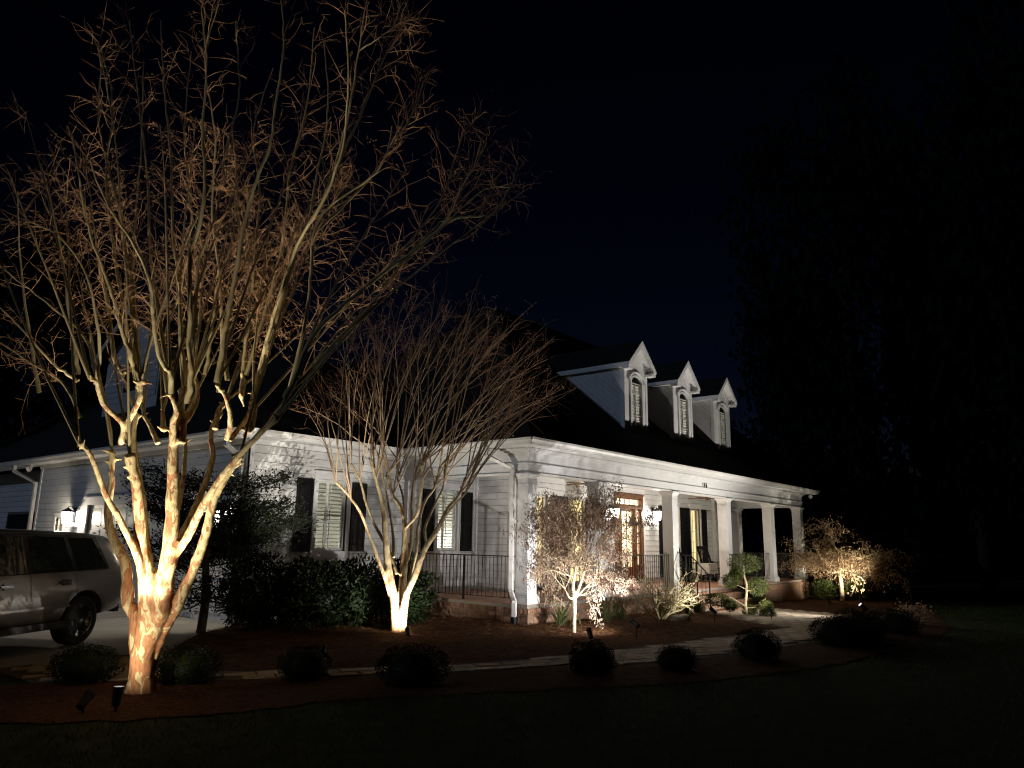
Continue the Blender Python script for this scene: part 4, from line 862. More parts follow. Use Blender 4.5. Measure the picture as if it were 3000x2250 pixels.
roofmesh([[(gx0,gy0,ez),(gx1,gy0,ez),(gm,gyh,gzr)], [(gx0,gy1,ez),(gx0,gy0,ez),(gm,gyh,gzr),(gm,gy1,gzr)], [(gx1,gy0,ez),(gx1,gy1,ez),(gm,gy1,gzr),(gm,gyh,gzr)], [(gx0,gy1,ez),(gm,gy1,gzr),(gx1,gy1,ez)]])
# ridge caps and a few shingle courses near the eave
mb = MB()
for k in range(1,26):
    t = k*.15; y = ey+t; z = ez+S*t
    mb.box(ex+t+.02,xr-.01,y-.004,y+.01,z-.004,z+.006)
mb.build('shingle_course', roof_m, H, kind='stuff')
# ---- dormers of the porch roof
DY, DW, DZB, DZE = 10.55, 1.30, 4.78, 6.80
half_overhang = .78
def dormer(xc):
    x0, x1 = xc-DW/2, xc+DW/2; pitch = .98
    zap = DZE+pitch*(DW/2)
    roof_y = lambda z: ey+(z-ez)/S
    PD = (0, DY, 0); wo = (xc-.30, xc+.30, 4.98, 6.22)
    mb = MB()
    for a,b,c,d in cells(x0,x1,DZB,DZE,[wo]): mb.box(a,b,DY,DY+.09,c,d)
    mb.prism([(x0,DY,DZE),(x1,DY,DZE),(xc,DY,zap)],(0,.09,0))
    # arch spandrel over the window is part of the face
    D = mb.build('dormer', trim_m, H)
    # corner boards & apron
    mb = MB().box(x0-.012,x0+.10,DY-.016,DY-.001,DZB,DZE).box(x1-.10,x1+.012,DY-.016,DY-.001,DZB,DZE).box(x0-.012,x1+.012,DY-.018,DY-.002,DZB-.02,DZB+.10)
    mb.build('dormer_trim', trim_m, D)
    # cheeks with raked boards
    for sx_, xx in ((-1,x0),(1,x1)):
        yb = roof_y(DZE); zb_ = ez+S*(DY-ey)
        MB().prism([(xx,DY+.09,zb_+.05),(xx,DY+.09,DZE),(xx,yb,DZE)],(-sx_*.06,0,0)).build('cheek', gap_shade_m, D)
        if sx_ == -1:
            for k in range(12):
                off = .06+k*.165+.005   # boards run parallel to the roof
                ya, za = DY+.10, ez+S*(DY+.10-ey)+off
                zb2 = za+.155
                ytop = roof_y(DZE)
                pts = []
                def ontop(z_off): return ey+(DZE-.02-z_off-ez)/S
                yt0 = ontop(off); yt1 = ontop(off+.155)
                if yt0 <= ya+.02: break
                p = [(ya,za),(yt0,DZE-.02)]
                p += ([(max(yt1,ya),DZE-.02)] if yt1 > ya else [(ya,DZE-.02)])
                if yt1 > ya: p += [(ya,zb2)]
                MB().prism([(xx-.004-(.012 if i < 2 else .002),py,pz) for i,(py,pz) in enumerate(p)],(.012,0,0)).build('board', siding_m, D)
            MB().box(xx-.022,xx-.004,DY+.0,DY+.12,zb_+.02,DZE).build('corner_board', trim_m, D)
    # roof with overhang, rakes and return soffits
    oy = .24; e = .14
    yb = roof_y(zap)+.2
    zl = DZE-pitch*e
    for sg in (-1,1):
        xe = xc+sg*(DW/2+e)
        MB().prism([(xe,DY-oy,zl+.05),(xc,DY-oy,zap+.06),(xc,DY-oy,zap+.02),(xe,DY-oy,zl+.01)],(0,yb-(DY-oy),0)).build('dormer_roof', roof_m, D)
        MB().prism([(xe+sg*.01,DY-oy-.02,zl+.02),(xc,DY-oy-.02,zap+.03),(xc,DY-oy-.02,zap-.12),(xe-sg*.075,DY-oy-.02,zl-.055),(xe+sg*.01,DY-oy-.02,zl-.055)],(0,.022,0)).build('rake_board', trim_m, D)
        MB().prism([(xe-sg*.01,DY-oy+.004,zl-.005),(xc-sg*.0,DY-oy+.004,zap),(xc,DY-oy+.004,zap-.03),(xe-sg*.01,DY-oy+.004,zl-.035)],(0,oy-.008,0)).build('gable_soffit', trim_m, D)
        yend = roof_y(zl)
        MB().box(xc+sg*(DW/2+.026),xe,DY-oy,yend+.12,zl-.085,zl-.02).build('eave_box', trim_m, D)
        MB().box(xe-.005,xe+.025,DY-oy-.012,yend+.15,zl-.06,zl+.045).build('eave_fascia', trim_m, D)
        # cornice return on the face
        MB().box(min(xe,xc+sg*(DW/2-.10)),max(xe,xc+sg*(DW/2-.10)),DY-oy+.002,DY-.02,zl-.15,zl-.087).build('cornice_return', trim_m, D)
    # ornament: pointed frieze board under the gable
    for sg in (-1,1):
        MB().prism([(xc+sg*.50,DY-.02,DZE-.04),(xc,DY-.02,zap-.16),(xc,DY-.02,zap-.26),(xc+sg*.44,DY-.02,DZE-.10)],(0,.018,0)).build('gable_board', trim_m, D)
    # arched head
    def arch(r0_,r1_,zc,d0,d1,nm):
        n_ = 16; V = []; F = []
        for i in range(n_+1):
            t = math.pi*(i/n_); 
            for rr in (r0_,r1_):
                for dd in (d0,d1): V.append((xc-math.cos(t)*rr, DY-dd, zc+math.sin(t)*rr*.62))
        for i in range(n_):
            a_ = i*4; b_ = a_+4
            F += [(a_,b_,b_+1,a_+1),(a_+2,a_+3,b_+3,b_+2),(a_+1,b_+1,b_+3,a_+3),(a_,a_+2,b_+2,b_)]
        MB().add(V,F).build(nm, trim_m, D)
    arch(.30,.37,6.22,0,.05,'arch_casing'); arch(.40,.46,6.26,0,.085,'arch_hood')
    n_ = 12
    MB().add([(xc,DY-.003,6.22)]+[(xc-math.cos(math.pi*i/n_)*.30,DY-.003,6.22+math.sin(math.pi*i/n_)*.30*.62) for i in range(n_+1)],[(0,i+1,i+2) for i in range(n_)]).build('arch_pane', MT.get('night_pane') or mat('night_pane',(.010,.013,.012),.05), D)
    mb = MB(); fbox(mb,PD,UX,NY,xc-.37,xc-.30,4.96,6.22,-.03,.05); fbox(mb,PD,UX,NY,xc+.30,xc+.37,4.96,6.22,-.03,.05); fbox(mb,PD,UX,NY,xc-.41,xc+.41,4.88,4.96,-.03,.06)
    mb.build('window_frame', trim_m, D)
    for x in (xc-.006,): fbox(MB(),PD,UX,NY,x,x+.012,4.98,6.36,-.03,-.004).build('muntin', trim_m, D)
    for z in (5.28,5.60,5.92,6.22): fbox(MB(),PD,UX,NY,xc-.30,xc+.30,z-.006,z+.006,-.03,-.005).build('muntin', trim_m, D)
    MB().quad((xc-.30,DY+.012,4.97),(xc+.30,DY+.012,4.97),(xc+.30,DY+.012,6.22),(xc-.30,DY+.012,6.22)).build('pane', glass_m, D)
    z = 5.03
    while z < 6.2:
        for a,b in ((xc-.29,xc-.05),(xc-.01,xc+.29)):
            MB().obox(((a+b)/2,DY+.052,z),((b-a)/2,0,0),(0,.020,-.030),(0,.003,.002)).build('slat', louvre_m, D)
        z += .085
    MB().box(xc-.34,xc+.34,DY+.14,DY+.16,4.9,6.5).build('dark_blind', MT.get('dark_blind') or mat('dark_blind',(.02,.025,.022),.9), D)
for xc in (18.66, 21.66, 24.70): dormer(xc)
# gabled dormer on the garage roof, nearly lost in the dark
GX = 10.4
mb = MB().prism([(GX,22.4,5.2),(GX,26.2,5.2),(GX,26.2,7.5),(GX,24.3,8.7),(GX,22.4,7.5)],(3.5,0,0))
GDm = mb.build('garage_dormer', siding_m, H)
for sg in (-1,1):
    MB().prism([(GX-.35,24.3+sg*2.25,7.27),(GX-.35,24.3,8.76),(GX-.35,24.3,8.90),(GX-.35,24.3+sg*2.25,7.41)],(4.2,0,0)).build('dormer_roof', roof_m, GDm)
    MB().prism([(GX-.38,24.3+sg*2.28,7.24),(GX-.38,24.3,8.74),(GX-.38,24.3,8.92),(GX-.38,24.3+sg*2.28,7.43)],(.03,0,0)).build('rake_board', trim_m, GDm)
for k in range(8): MB().box(GX-.02,GX-.002,22.5,26.1,5.9+k*.2,6.085+k*.2).build('board', siding_m, GDm)
MB().box(GX-.04,GX-.021,23.9,24.7,6.2,7.3).build('louvre_vent', black_m, GDm)
# ---- downspouts
def spout(pts, boot=False):
    mb = MB(); w, d = .085, .062
    P = [Vector(p) for p in pts]
    s = MB(); s.tube(P, .058, 4); o = s.build('downspout', gutter_m, H)
    for p in P[1:-1]: MB().lathe([(.066,-.02),(.066,.02)],p,n=4).build('elbow_band', gutter_m, o)
    if boot: MB().lathe([(.075,0),(.075,.16)],(P[-1].x,P[-1].y,P[-1].z-.13),n=10).build('spout_boot', black_m, o)
spout([(12.20,10.62,3.70),(12.20,10.62,3.50),(12.545,10.16,3.22),(12.545,10.16,.66),(12.49,10.02,.46),(12.49,10.02,.12)], True)
spout([(7.97,25.75,3.70),(7.97,25.75,3.52),(8.27,24.80,3.16),(8.27,24.80,.1)])
spout([(7.99,13.95,3.70),(7.99,13.95,3.52),(8.29,13.82,3.25),(8.29,13.82,.1)])
# ---- railings
bal_me = {}
def railing(a, b, z0=ZF+.10, z1=1.365, n=None, posts=(), end=None):
    a = Vector(a); b = Vector(b); L = (b-a).length; d = (b-a).normalized()
    r_ = MB().bar(a+Z1*z1, b+Z1*z1, .042, .022).build('railing', iron_m, H)
    MB().bar(a+Z1*z0, b+Z1*z0, .030, .014).build('bottom_rail', iron_m, r_)
    n = n or max(2,int(L/.115))
    key = round(z1-z0,3)
    if key not in bal_me:
        bal_me[key] = MB().box(-.0065,.0065,-.0065,.0065,0,z1-z0).mesh('baluster'); bal_me[key].materials.append(iron_m)
    for k in range(n+1):
        p = a+(b-a)*(k/n); put('baluster', bal_me[key], None, r_, loc=(p.x,p.y,z0))
    for t in posts:
        p = a+(b-a)*t; MB().box(p.x-.019,p.x+.019,p.y-.019,p.y+.019,ZF,z1+.005).build('post', iron_m, r_)
    if end:
        p = b+Z1*z1; MB().tube([p+d*.0,p+d*.06,p+d*.085-Z1*.03,p+d*.07-Z1*.06,p+d*.045-Z1*.045],[.016,.016,.014,.012,.012],6).build('scroll', iron_m, r_)
m_ = YF+COLW/2
railing((XL+.06,YF+COLW,0),(XL+.06,YW-.17,0), posts=(.45,), n=31)
railing((XL+COLW,m_,0),(15.45,m_,0)); railing((15.45+COLW,m_,0),(19.30,m_,0))
railing((23.06+COLW,m_,0),(26.95,m_,0)); railing((26.95+COLW,m_,0),(30.10,m_,0)); railing((30.26,YF+COLW,0),(30.26,YM-.10,0))
def stair_rail(x):
    pts = [(x,YF-.06,1.36),(x,YF-.30,1.36),(x,8.95,.80),(x,8.80,.80)]
    r_ = MB().tube(pts,.017,6).build('stair_rail', iron_m, H)
    MB().bar((x,YF-.15,.42),(x,8.98,-.02),.02,.012).build('bottom_rail', iron_m, r_)
    MB().tube([(x,8.80,.80),(x,8.74,.78),(x,8.72,.73),(x,8.76,.71)],.013,6).build('scroll', iron_m, r_)
    for y, z0, z1 in ((YF-.15,.385,1.355),(8.98,-.12,.80),(9.34,.05,1.03)):
        MB().box(x-.015,x+.015,y-.015,y+.015,z0,z1).build('post', iron_m, r_)
    for k in range(1,6):
        y = YF-.15-k*.115; MB().box(x-.006,x+.006,y-.006,y+.006,.42-.44*(k*.115/.69),1.36-.56*max(0,(k*.115-.15))/.57).build('baluster', iron_m, r_)
stair_rail(19.72); stair_rail(22.96)
# ================================================================== fittings and furniture
def lantern(loc, n, label, power, group, s=1.0):
    "wall lantern: back plate, arm, flared hat, glass, base ring and finial"
    n = Vector(n); P = Vector(loc); u = Vector((-n.y, n.x, 0))
    t = thing('wall_lantern', label, 'lantern', P, group)
    c = P+n*.19
    MB().obox(P+n*.012+Z1*.02, u*.055, n*.012, Z1*.20).build('back_plate', iron_m, t)
    MB().tube([P+n*.02+Z1*.17, P+n*.10+Z1*.24, P+n*.19+Z1*.23, c+Z1*.19],.011,6).build('arm', iron_m, t)
    MB().lathe([(.012,.215),(.03,.20),(.045,.18),(.150*s,.105),(.155*s,.09),(.11*s,.088),(.02,.088)],c,n=8).build('hat', iron_m, t)
    MB().lathe([(.09*s,-.20),(.112*s,.084)],c,n=8).build('glass', lampglass_m, t)
    MB().lathe([(.02,-.235),(.06*s,-.225),(.112*s,-.21),(.112*s,-.202),(.02,-.202)],c,n=8).build('base_ring', iron_m, t)
    f = MB()
    for k in range(4):
        a = math.pi/4+k*math.pi/2; d = Vector((math.cos(a),math.sin(a),0))
        f.bar(c+d*.100*s-Z1*.205, c+d*.120*s+Z1*.09,.010)
    f.build('cage_bar', iron_m, t)
    l = bpy.data.lights.new('lantern_light','POINT'); l.energy = power; l.color = (1,.85,.64); l.shadow_soft_size = .09
    lo = bpy.data.objects.new('lantern_light', l); COL.objects.link(lo); lo.location = c+n*.14-Z1*.05
    lo.parent = t; lo.matrix_parent_inverse = WM[t.name].inverted()
lantern((20.14,YM-.022,2.62), NY, 'glowing black lantern on porch wall at handle-free side of wooden door', 48, 'lanterns beside the front door', 1.25)
lantern((22.88,YM-.022,2.64), NY, 'glowing black lantern on porch wall between wooden door and black shutter', 48, 'lanterns beside the front door', 1.25)
lantern((8.355,21.92,2.18), NX, 'glowing lantern on garage wall above the parked car', 75, 'lanterns on the garage wall', 1.25)
lantern((8.355,14.50,2.14), NX, 'glowing lantern on garage wall behind dark conifer', 45, 'lanterns on the garage wall', 1.25)
fan_m = mat('fan_walnut',(.10,.045,.022),.5,var=.3,scale=8)
def fan(loc, a0, label):
    P = Vector(loc); t = thing('ceiling_fan', label, 'fan', P, 'porch ceiling fans')
    MB().tube([P+Z1*.0,P-Z1*.22],.014,8).build('rod', iron_m, t)
    MB().lathe([(.05,-.20),(.10,-.22),(.11,-.28),(.08,-.33),(.02,-.34)],P,n=14).build('motor', fan_m, t)
    for k in range(5):
        a = a0+k*2*math.pi/5; d = Vector((math.cos(a),math.sin(a),0)); s_ = Vector((-d.y,d.x,.12)).normalized()
        MB().obox(P+d*.40-Z1*.27, d*.28, s_*.065, d.cross(s_)*.005).build('blade', fan_m, t)
fan((16.95,11.1,3.494), .3, 'brown ceiling fan hanging over curtained windows behind the leafy maple')
fan((24.50,11.1,3.494), .5, 'brown ceiling fan hanging near the rocking chairs')
chair_m = mat('chair_paint',(.012,.012,.013),.7,spec=.15,var=.3,scale=9)
def rocker(x, y, a, label):
    t = thing('rocking_chair', label, 'chair', (x,y,ZF), 'black rocking chairs on the porch')
    cs, sn = math.cos(a), math.sin(a)
    def w(px,py,pz): return Vector((x+px*cs-py*sn, y+px*sn+py*cs, ZF+pz))
    def bar(p,q,wd,h,nm): MB().bar(w(*p),w(*q),wd,h).build(nm, chair_m, t)
    for sg in (-1,1):
        sy = sg*.26
        MB().tube([w(.46,sy,.09),w(.30,sy,.035),w(.05,sy,.022),w(-.25,sy,.035),w(-.52,sy,.11)],.022,6).build('rocker_runner', chair_m, t)
        bar((.24,sy,.04),(.22,sy,.64),.045,.045,'leg'); bar((-.20,sy,.03),(-.22,sy,.44),.045,.045,'leg')
        bar((.30,sy*1.05,.655),(-.30,sy*1.05,.63),.075,.022,'arm')
        bar((-.20,sy,.40),(-.47,sy,1.16),.045,.03,'back_post')
    for k in range(6): bar((.24-k*.085,-.25,.435-k*.008),(.24-k*.085,.25,.435-k*.008),.062,.016,'seat_slat')
    bar((-.46,-.27,1.14),(-.46,.27,1.14),.025,.11,'top_rail'); bar((-.24,-.25,.52),(-.24,.25,.52),.022,.05,'low_rail')
    for k in range(7): sy = -.21+k*.07; bar((-.24,sy,.52),(-.455,sy,1.12),.034,.012,'back_slat')
    bar((.23,-.26,.20),(.23,.26,.20),.025,.025,'stretcher'); bar((-.21,-.26,.18),(-.21,.26,.18),.025,.025,'stretcher')
rocker(26.0,11.7,R(-25),'black slatted rocking chair beside white-covered porch table, below the fan')
rocker(24.1,11.8,R(-30),'black slatted rocking chair under shutters, half behind tall strap-leaf plant')
t = thing('side_table','small square black porch table between two rocking chairs','table',(24.98,11.5,ZF))
MB().box(24.65,25.31,11.2,11.8,.985,1.01).build('table_top', chair_m, t)
for dx in (-.27,.27):
    for dy in (-.24,.24): MB().box(24.98+dx-.02,24.98+dx+.02,11.5+dy-.02,11.5+dy+.02,ZF,.985).build('leg', chair_m, t)
cloth_m = mat('cloth',(.62,.60,.56),.95,var=.08,scale=4,bump=.2)
V = []; F = []; nn = 36
for k in range(nn):
    a = 2*math.pi*k/nn; sq = 1/max(abs(math.cos(a)),abs(math.sin(a))); rx = .335*min(sq,1.32); ry = .305*min(sq,1.32)
    w_ = 1+.05*math.sin(k*1.75)
    V += [(24.98+math.cos(a)*rx,11.5+math.sin(a)*ry,1.0125),(24.98+math.cos(a)*rx*1.015,11.5+math.sin(a)*ry*1.015,1.006),(24.98+math.cos(a)*rx*1.10*w_,11.5+math.sin(a)*ry*1.10*w_,.66+.03*math.sin(k*.9))]
for k in range(nn):
    j = (k+1)%nn; F += [(3*k,3*j,3*j+1,3*k+1),(3*k+1,3*j+1,3*j+2,3*k+2)]
F.append(tuple(3*k for k in range(nn)))
MB().add(V,F).build('tablecloth', cloth_m, None, True, label='off-white cloth draped over small porch table', cat='tablecloth')
plastic_m = mat('white_plastic',(.7,.7,.68),.4)
def flood(loc, heads, label):
    P = Vector(loc); t = thing('floodlight', label, 'floodlight', P, 'unlit floodlights under the eaves')
    MB().lathe([(.05,0),(.055,-.03),(.02,-.035)],P,n=12).build('mount', plastic_m, t)
    for d in heads:
        d = Vector(d); q = P-Z1*.09+Vector((d.x,d.y,0))*.05
        MB().tube([P-Z1*.03,q],.012,6).build('stem', plastic_m, t)
        MB().lathe([(.03,-.07),(.055,-.02),(.075,.06),(.078,.075),(.065,.07),(.01,.055)],q,d,n=16).build('lamp_head', plastic_m, t)
flood((30.75,9.62,3.674),[(-.75,-.6,-.25)],'white round floodlight under the porch soffit end')
flood((8.14,24.95,3.674),[(-.6,-.5,-.5),(-.5,.5,-.5)],'white twin-head floodlight under garage soffit beside bent downspout')

# ---------------------------------------------------------------- parked car
paint_m = mat('champagne_paint',(.29,.27,.245),.3,metal=.3,coat=.8)
blackp_m = mat('black_trim',(.010,.010,.011),.35)
rubber_m = mat('tyre_rubber',(.012,.012,.012),.85,var=.2,scale=30)
alloy_m = mat('dark_alloy',(.10,.10,.105),.3,metal=.9)
tint_m = glass('tinted_glass',(.30,.33,.30))
CA = thing('parked_car','champagne four-wheel-drive car with dark glass parked on the driveway','car',(0,0,0))
# local axes: +x forward, +y left; built round the origin then turned into place
ST = [ # x, half width sill, half width waist, half belt, half roof, z sill, z waist, z belt, z roof
 (-2.36,.70,.84,.78,.52,.58,.80,1.10,1.16),
 (-2.30,.86,.92,.86,.60,.50,.78,1.12,1.60),
 (-2.12,.90,.95,.88,.64,.46,.78,1.13,1.68),
 (-1.60,.92,.965,.90,.66,.42,.78,1.13,1.72),
 (-1.00,.93,.97,.905,.67,.40,.78,1.12,1.735),
 (-.30,.93,.97,.905,.675,.40,.78,1.11,1.75),
 (.35,.93,.97,.905,.67,.40,.78,1.10,1.74),
 (.85,.93,.97,.90,.66,.40,.78,1.09,1.68),
 (1.30,.92,.965,.89,.70,.41,.78,1.07,1.36),
 (1.62,.92,.96,.87,.72,.42,.78,1.05,1.09),
 (2.10,.91,.94,.84,.70,.46,.78,1.00,1.03),
 (2.50,.86,.88,.76,.62,.48,.74,.90,.95),
 (2.62,.70,.74,.60,.50,.52,.70,.80,.84)]
V = []; F = []; n_ = 0
rings = []
for (x,a,b,c,d,zs,zw,zb,zr) in ST:
    half = [(0,zs-.02),(a*.9,zs-.02),(a,zs),(b,zs+.16),(b+.005,zw),(b-.012,zw+.10),(c+.01,zb-.03),(c,zb),(d+.03,zr-.06),(d-.03,zr-.012),(d*.55,zr+.006),(0,zr+.012)]
    ring = [(x,y,z) for y,z in half]+[(x,-y,z) for y,z in half[-2:0:-1]]
    rings.append(ring); V += ring
m_r = len(rings[0])
for i in range(len(ST)-1):
    for j in range(m_r): F.append((i*m_r+j,(i+1)*m_r+j,(i+1)*m_r+(j+1)%m_r,i*m_r+(j+1)%m_r))
F += [tuple(range(m_r)), tuple((len(ST)-1)*m_r+j for j in range(m_r-1,-1,-1))]
body = MB().add(V,F).build('body', paint_m, CA, True)
bv = body.modifiers.new('round','SUBSURF'); bv.levels = 1; bv.render_levels = 1
WB0, WB1, WR = -1.34, 1.405, .375
cutters = []
for wx in (WB0, WB1):
    for sg in (-1,1):
        cme = MB().lathe([(.445,-.30),(.445,.32)],(wx,sg*.86,.385),(0,1,0),n=28).mesh('wheel_well')
        cutters.append(cme)
# cut the wheel wells now so no helper object is left behind
bpy.context.view_layer.update()
tmp = []
for cme in cutters:
    c = bpy.data.objects.new('cut', cme); COL.objects.link(c); tmp.append(c)
    bo = body.modifiers.new('well','BOOLEAN'); bo.operation = 'DIFFERENCE'; bo.object = c; bo.solver = 'EXACT'
dg = bpy.context.evaluated_depsgraph_get(); dg.update()
nm = bpy.data.meshes.new_from_object(body.evaluated_get(dg)); body.modifiers.clear(); body.data = nm
for c in tmp: bpy.data.objects.remove(c)
nm.materials.clear(); nm.materials.append(paint_m)
# glasshouse: dark band just proud of the body between belt and roof
def side_pt(x, t, sg, out=.012):
    "point on the side glass: t=0 belt, 1 roof edge"
    for s0, s1 in zip(ST, ST[1:]):
        if s0[0] <= x <= s1[0]:
            k = (x-s0[0])/(s1[0]-s0[0]); c = s0[3]+(s1[3]-s0[3])*k; d = s0[4]+(s1[4]-s0[4])*k+.03; zb = s0[7]+(s1[7]-s0[7])*k; zr = s0[8]+(s1[8]-s0[8])*k-.06
            return Vector((x, sg*(c+(d-c)*t+out), zb+(zr-zb)*t))
for sg in (-1,1):
    def pane(name, xb0, xb1, xt0, xt1, m, t0=.03, t1=.93, out=.014):
        mb = MB(); N = 6; Vv = []
        for i in range(N+1):
            k = i/N
            Vv += [side_pt(xb0+(xb1-xb0)*k,t0,sg,out), side_pt(xt0+(xt1-xt0)*k,t1,sg,out)]
        mb.add(Vv,[(2*i,2*i+2,2*i+3,2*i+1) if sg < 0 else (2*i,2*i+1,2*i+3,2*i+2) for i in range(N)])
        mb.build(name, m, CA)
    pane('window_band', -1.90, 1.28, -1.72, .78, blackp_m, .0, 1.0, .008)
    pane('quarter_window', -1.84, -1.22, -1.62, -1.10, MT.get('dark_glass') or mat('dark_glass',(.018,.024,.020),.06,coat=1.0))
    pane('rear_window', -1.08, -.30, -.98, -.30, MT['dark_glass'])
    pane('front_window', -.18, 1.05, -.18, .62, MT['dark_glass'])
    # pale flash where the quarter window shows the lit garage beyond
    for nm_, x0, x1, z in (('door_handle',-.98,-.76,.955),('door_handle',.10,.32,.945)):
        MB().box(x0,x1,sg*.955,sg*.985,z,z+.028).build(nm_, alloy_m, CA)
        MB().box(x0-.02,x0+.15,sg*.93,sg*.962,z-.03,z+.05).build('handle_recess', blackp_m, CA)
    for x0, x1 in ((-.245,-.235),(-1.13,-1.12),(1.08,1.09)):
        Pb = [Vector((x,sg*(.97+.004),.50)) for x in (x0,x1)]
        MB().add([(x0,sg*.945,.46),(x1,sg*.945,.46),(x1,sg*.978,.80),(x0,sg*.978,.80),(x1,sg*.925,1.09),(x0,sg*.925,1.09)],[(0,1,2,3),(3,2,4,5)]).build('door_seam', blackp_m, CA)
    MB().box(-1.2,1.2,sg*.90,sg*.955,.30,.40).build('sill_trim', blackp_m, CA)
    MB().box(-1.0,1.0,sg*.971,sg*.983,.60,.64).build('rub_strip', paint_m, CA)
    MB().box(-2.385,-2.28,sg*.62,sg*.86,.80,1.10).build('tail_light', mat('tail_lens',(.25,.01,.01),.2) if 'tail_lens' not in MT else MT['tail_lens'], CA)
MB().box(-2.35,-2.23,-.80,.80,.42,.56).build('rear_bumper', blackp_m, CA)
MB().add([(-2.34,-.60,1.16),(-2.34,.60,1.16),(-2.21,.52,1.50),(-2.21,-.52,1.50)],[(0,1,2,3)]).build('tail_window', MT['dark_glass'], CA)
for wx in (WB0,WB1):
    for sg in (-1,1):
        wc = Vector((wx,sg*.80,WR)); ax = Vector((0,sg,0))
        W = MB().lathe([(.25,-.125),(.345,-.125),(.372,-.10),(.378,0),(.372,.10),(.345,.125),(.262,.128),(.25,.10)],wc,ax,n=36).build('wheel', rubber_m, CA, True)
        MB().lathe([(.262,.11),(.255,.122),(.235,.115),(.225,.06),(.225,-.1),(.21,-.1),(.20,.05)],wc,ax,n=32).build('rim', alloy_m, W, True)
        MB().lathe([(.05,.02),(.055,.085),(.03,.095),(.005,.095)],wc,ax,n=14).build('hub', alloy_m, W)
        sp = MB()
        for k in range(5):
            a = 2*math.pi*k/5+.3; 
            for da in (-.13,.13):
                sp.bar(wc+ax*.085+Vector((math.cos(a)*.04,0,math.sin(a)*.04)), wc+ax*.098+Vector((math.cos(a+da)*.24,0,math.sin(a+da)*.24)),.032,.03,(0,1,0))
        sp.build('spokes', alloy_m, W)
        MB().lathe([(.20,-.06),(.20,-.05)],wc,ax,n=24).build('brake_disc', blackp_m, W)
MB().box(-1.9,2.3,-.72,.72,.26,.44).build('underbody', blackp_m, CA)
# rear axle track point stands at (5.13, 12.97); the car's tail points up the drive
hd = R(61); d_ = Vector((math.sin(hd),math.cos(hd),0)); fwd = -d_
ca_ang = math.atan2(fwd.y,fwd.x)
left = Vector((-fwd.y,fwd.x,0))
near = Vector((5.13,12.97,0)); sgn = -1 if left.dot(Vector((5.13,12.97,0))) > 0 else 1
orig = near-left*(sgn*.80)+fwd*1.34
CA.rotation_euler = (0,0,ca_ang); CA.location = (orig.x,orig.y,.010)
WM[CA.name] = Matrix.Translation(CA.location) @ Matrix.Rotation(ca_ang,4,'Z')

# ---------------------------------------------------------------- garden spotlights
def spotlight(loc, aim, power, label, size=100, blend=.9, colr=(1,.90,.74), h=.26, rad=.02, k=1.0):
    x, y = loc; g = gz(x); P = Vector((x,y,g)); A = Vector(aim)
    t = thing('garden_spotlight', label, 'spotlight', P, 'garden spotlights')
    c = P+Z1*h; d = (A-c).normalized()
    MB().tube([P-Z1*.05,c-d*.02],[.011,.013],6).build('stake', iron_m, t)
    MB().lathe([(a_*k,b_*k) for a_,b_ in ((.015,-.09),(.042,-.075),(.045,.06),(.05,.065),(.05,.10),(.046,.10),(.044,.066),(.01,.066))],c,d,n=14).build('housing', iron_m, t)
    MB().lathe([(.041*k,.067*k),(.041*k,.070*k)],c,d,n=14).build('lens', lens_m, t)
    l = bpy.data.lights.new('spot_light','SPOT'); l.energy = power; l.spot_size = R(size); l.spot_blend = blend; l.color = colr; l.shadow_soft_size = rad
    lo = bpy.data.objects.new('spot_light', l); COL.objects.link(lo)
    lo.location = c+d*(.13*k); lo.rotation_euler = d.to_track_quat('-Z','Y').to_euler()
    lo.parent = t; lo.matrix_parent_inverse = WM[t.name].inverted()
spotlight((3.60,7.86),(3.90,7.94,5.2),540,'black spotlight at the foot of the large peeling-bark tree',68,1.0,colr=(1,.88,.66),h=.14)
spotlight((4.40,8.95),(4.35,7.60,6.0),1000,'added uplight hidden behind the large peeling-bark trunk',78,.9,colr=(1,.86,.62),h=.12)  # added uplight, unseen behind the trunk, to brighten the crown twigs
spotlight((3.36,8.00),(4.12,8.50,.85),48,'small added fill spotlight facing the large trunk base',112,1.0,colr=(1,.88,.66),h=.12)  # added fill that lights the trunk base below the main beam
spotlight((6.70,8.72),(9.7,13.7,4.6),700,'added wall-washing spotlight on straw at inner edge of the walk',42,.5,colr=(1,.93,.82),h=.16)  # added wash to brighten the upper wall by the garage corner
spotlight((9.62,10.13),(9.82,10.62,.75),250,'black spotlight beside the trunk of the fan-shaped bare tree',150,1.0,colr=(1,.92,.78),h=.05)
spotlight((12.30,7.05),(12.45,9.2,1.6),270,'black bullet spotlight on bare straw in front of small leafy maple',140,.95,colr=(1,.96,.95))
spotlight((11.30,7.38),(12.1,8.6,1.9),125,'added fill spotlight on straw behind a boxwood, facing small leafy maple',110,.95,colr=(1,.95,.90),h=.14)  # added second lamp to even out the light on the maple leaves
spotlight((16.62,7.50),(16.4,8.9,1.5),80,'black spotlight beside the pale stone near the low branching shrub',140,.9,colr=(1,.91,.78))
spotlight((18.80,6.98),(19.6,8.3,1.4),75,'black spotlight at foot of the pompom topiary',116,.9,colr=(1,.91,.74),h=.20)
spotlight((21.85,5.62),(19.8,8.4,3.2),800,'glaring white spotlight at the edge of the curved walk',136,.9,colr=(1,.94,.85),k=1.25)
spotlight((26.1,7.75),(26.6,9.8,2.6),110,'black spotlight on straw between the steps and weeping maple',124,.95,colr=(1,.93,.80),h=.16)
spotlight((29.25,7.45),(29.85,8.75,1.5),260,'black spotlight at the foot of the weeping maple',124,.9,colr=(1,.92,.70))
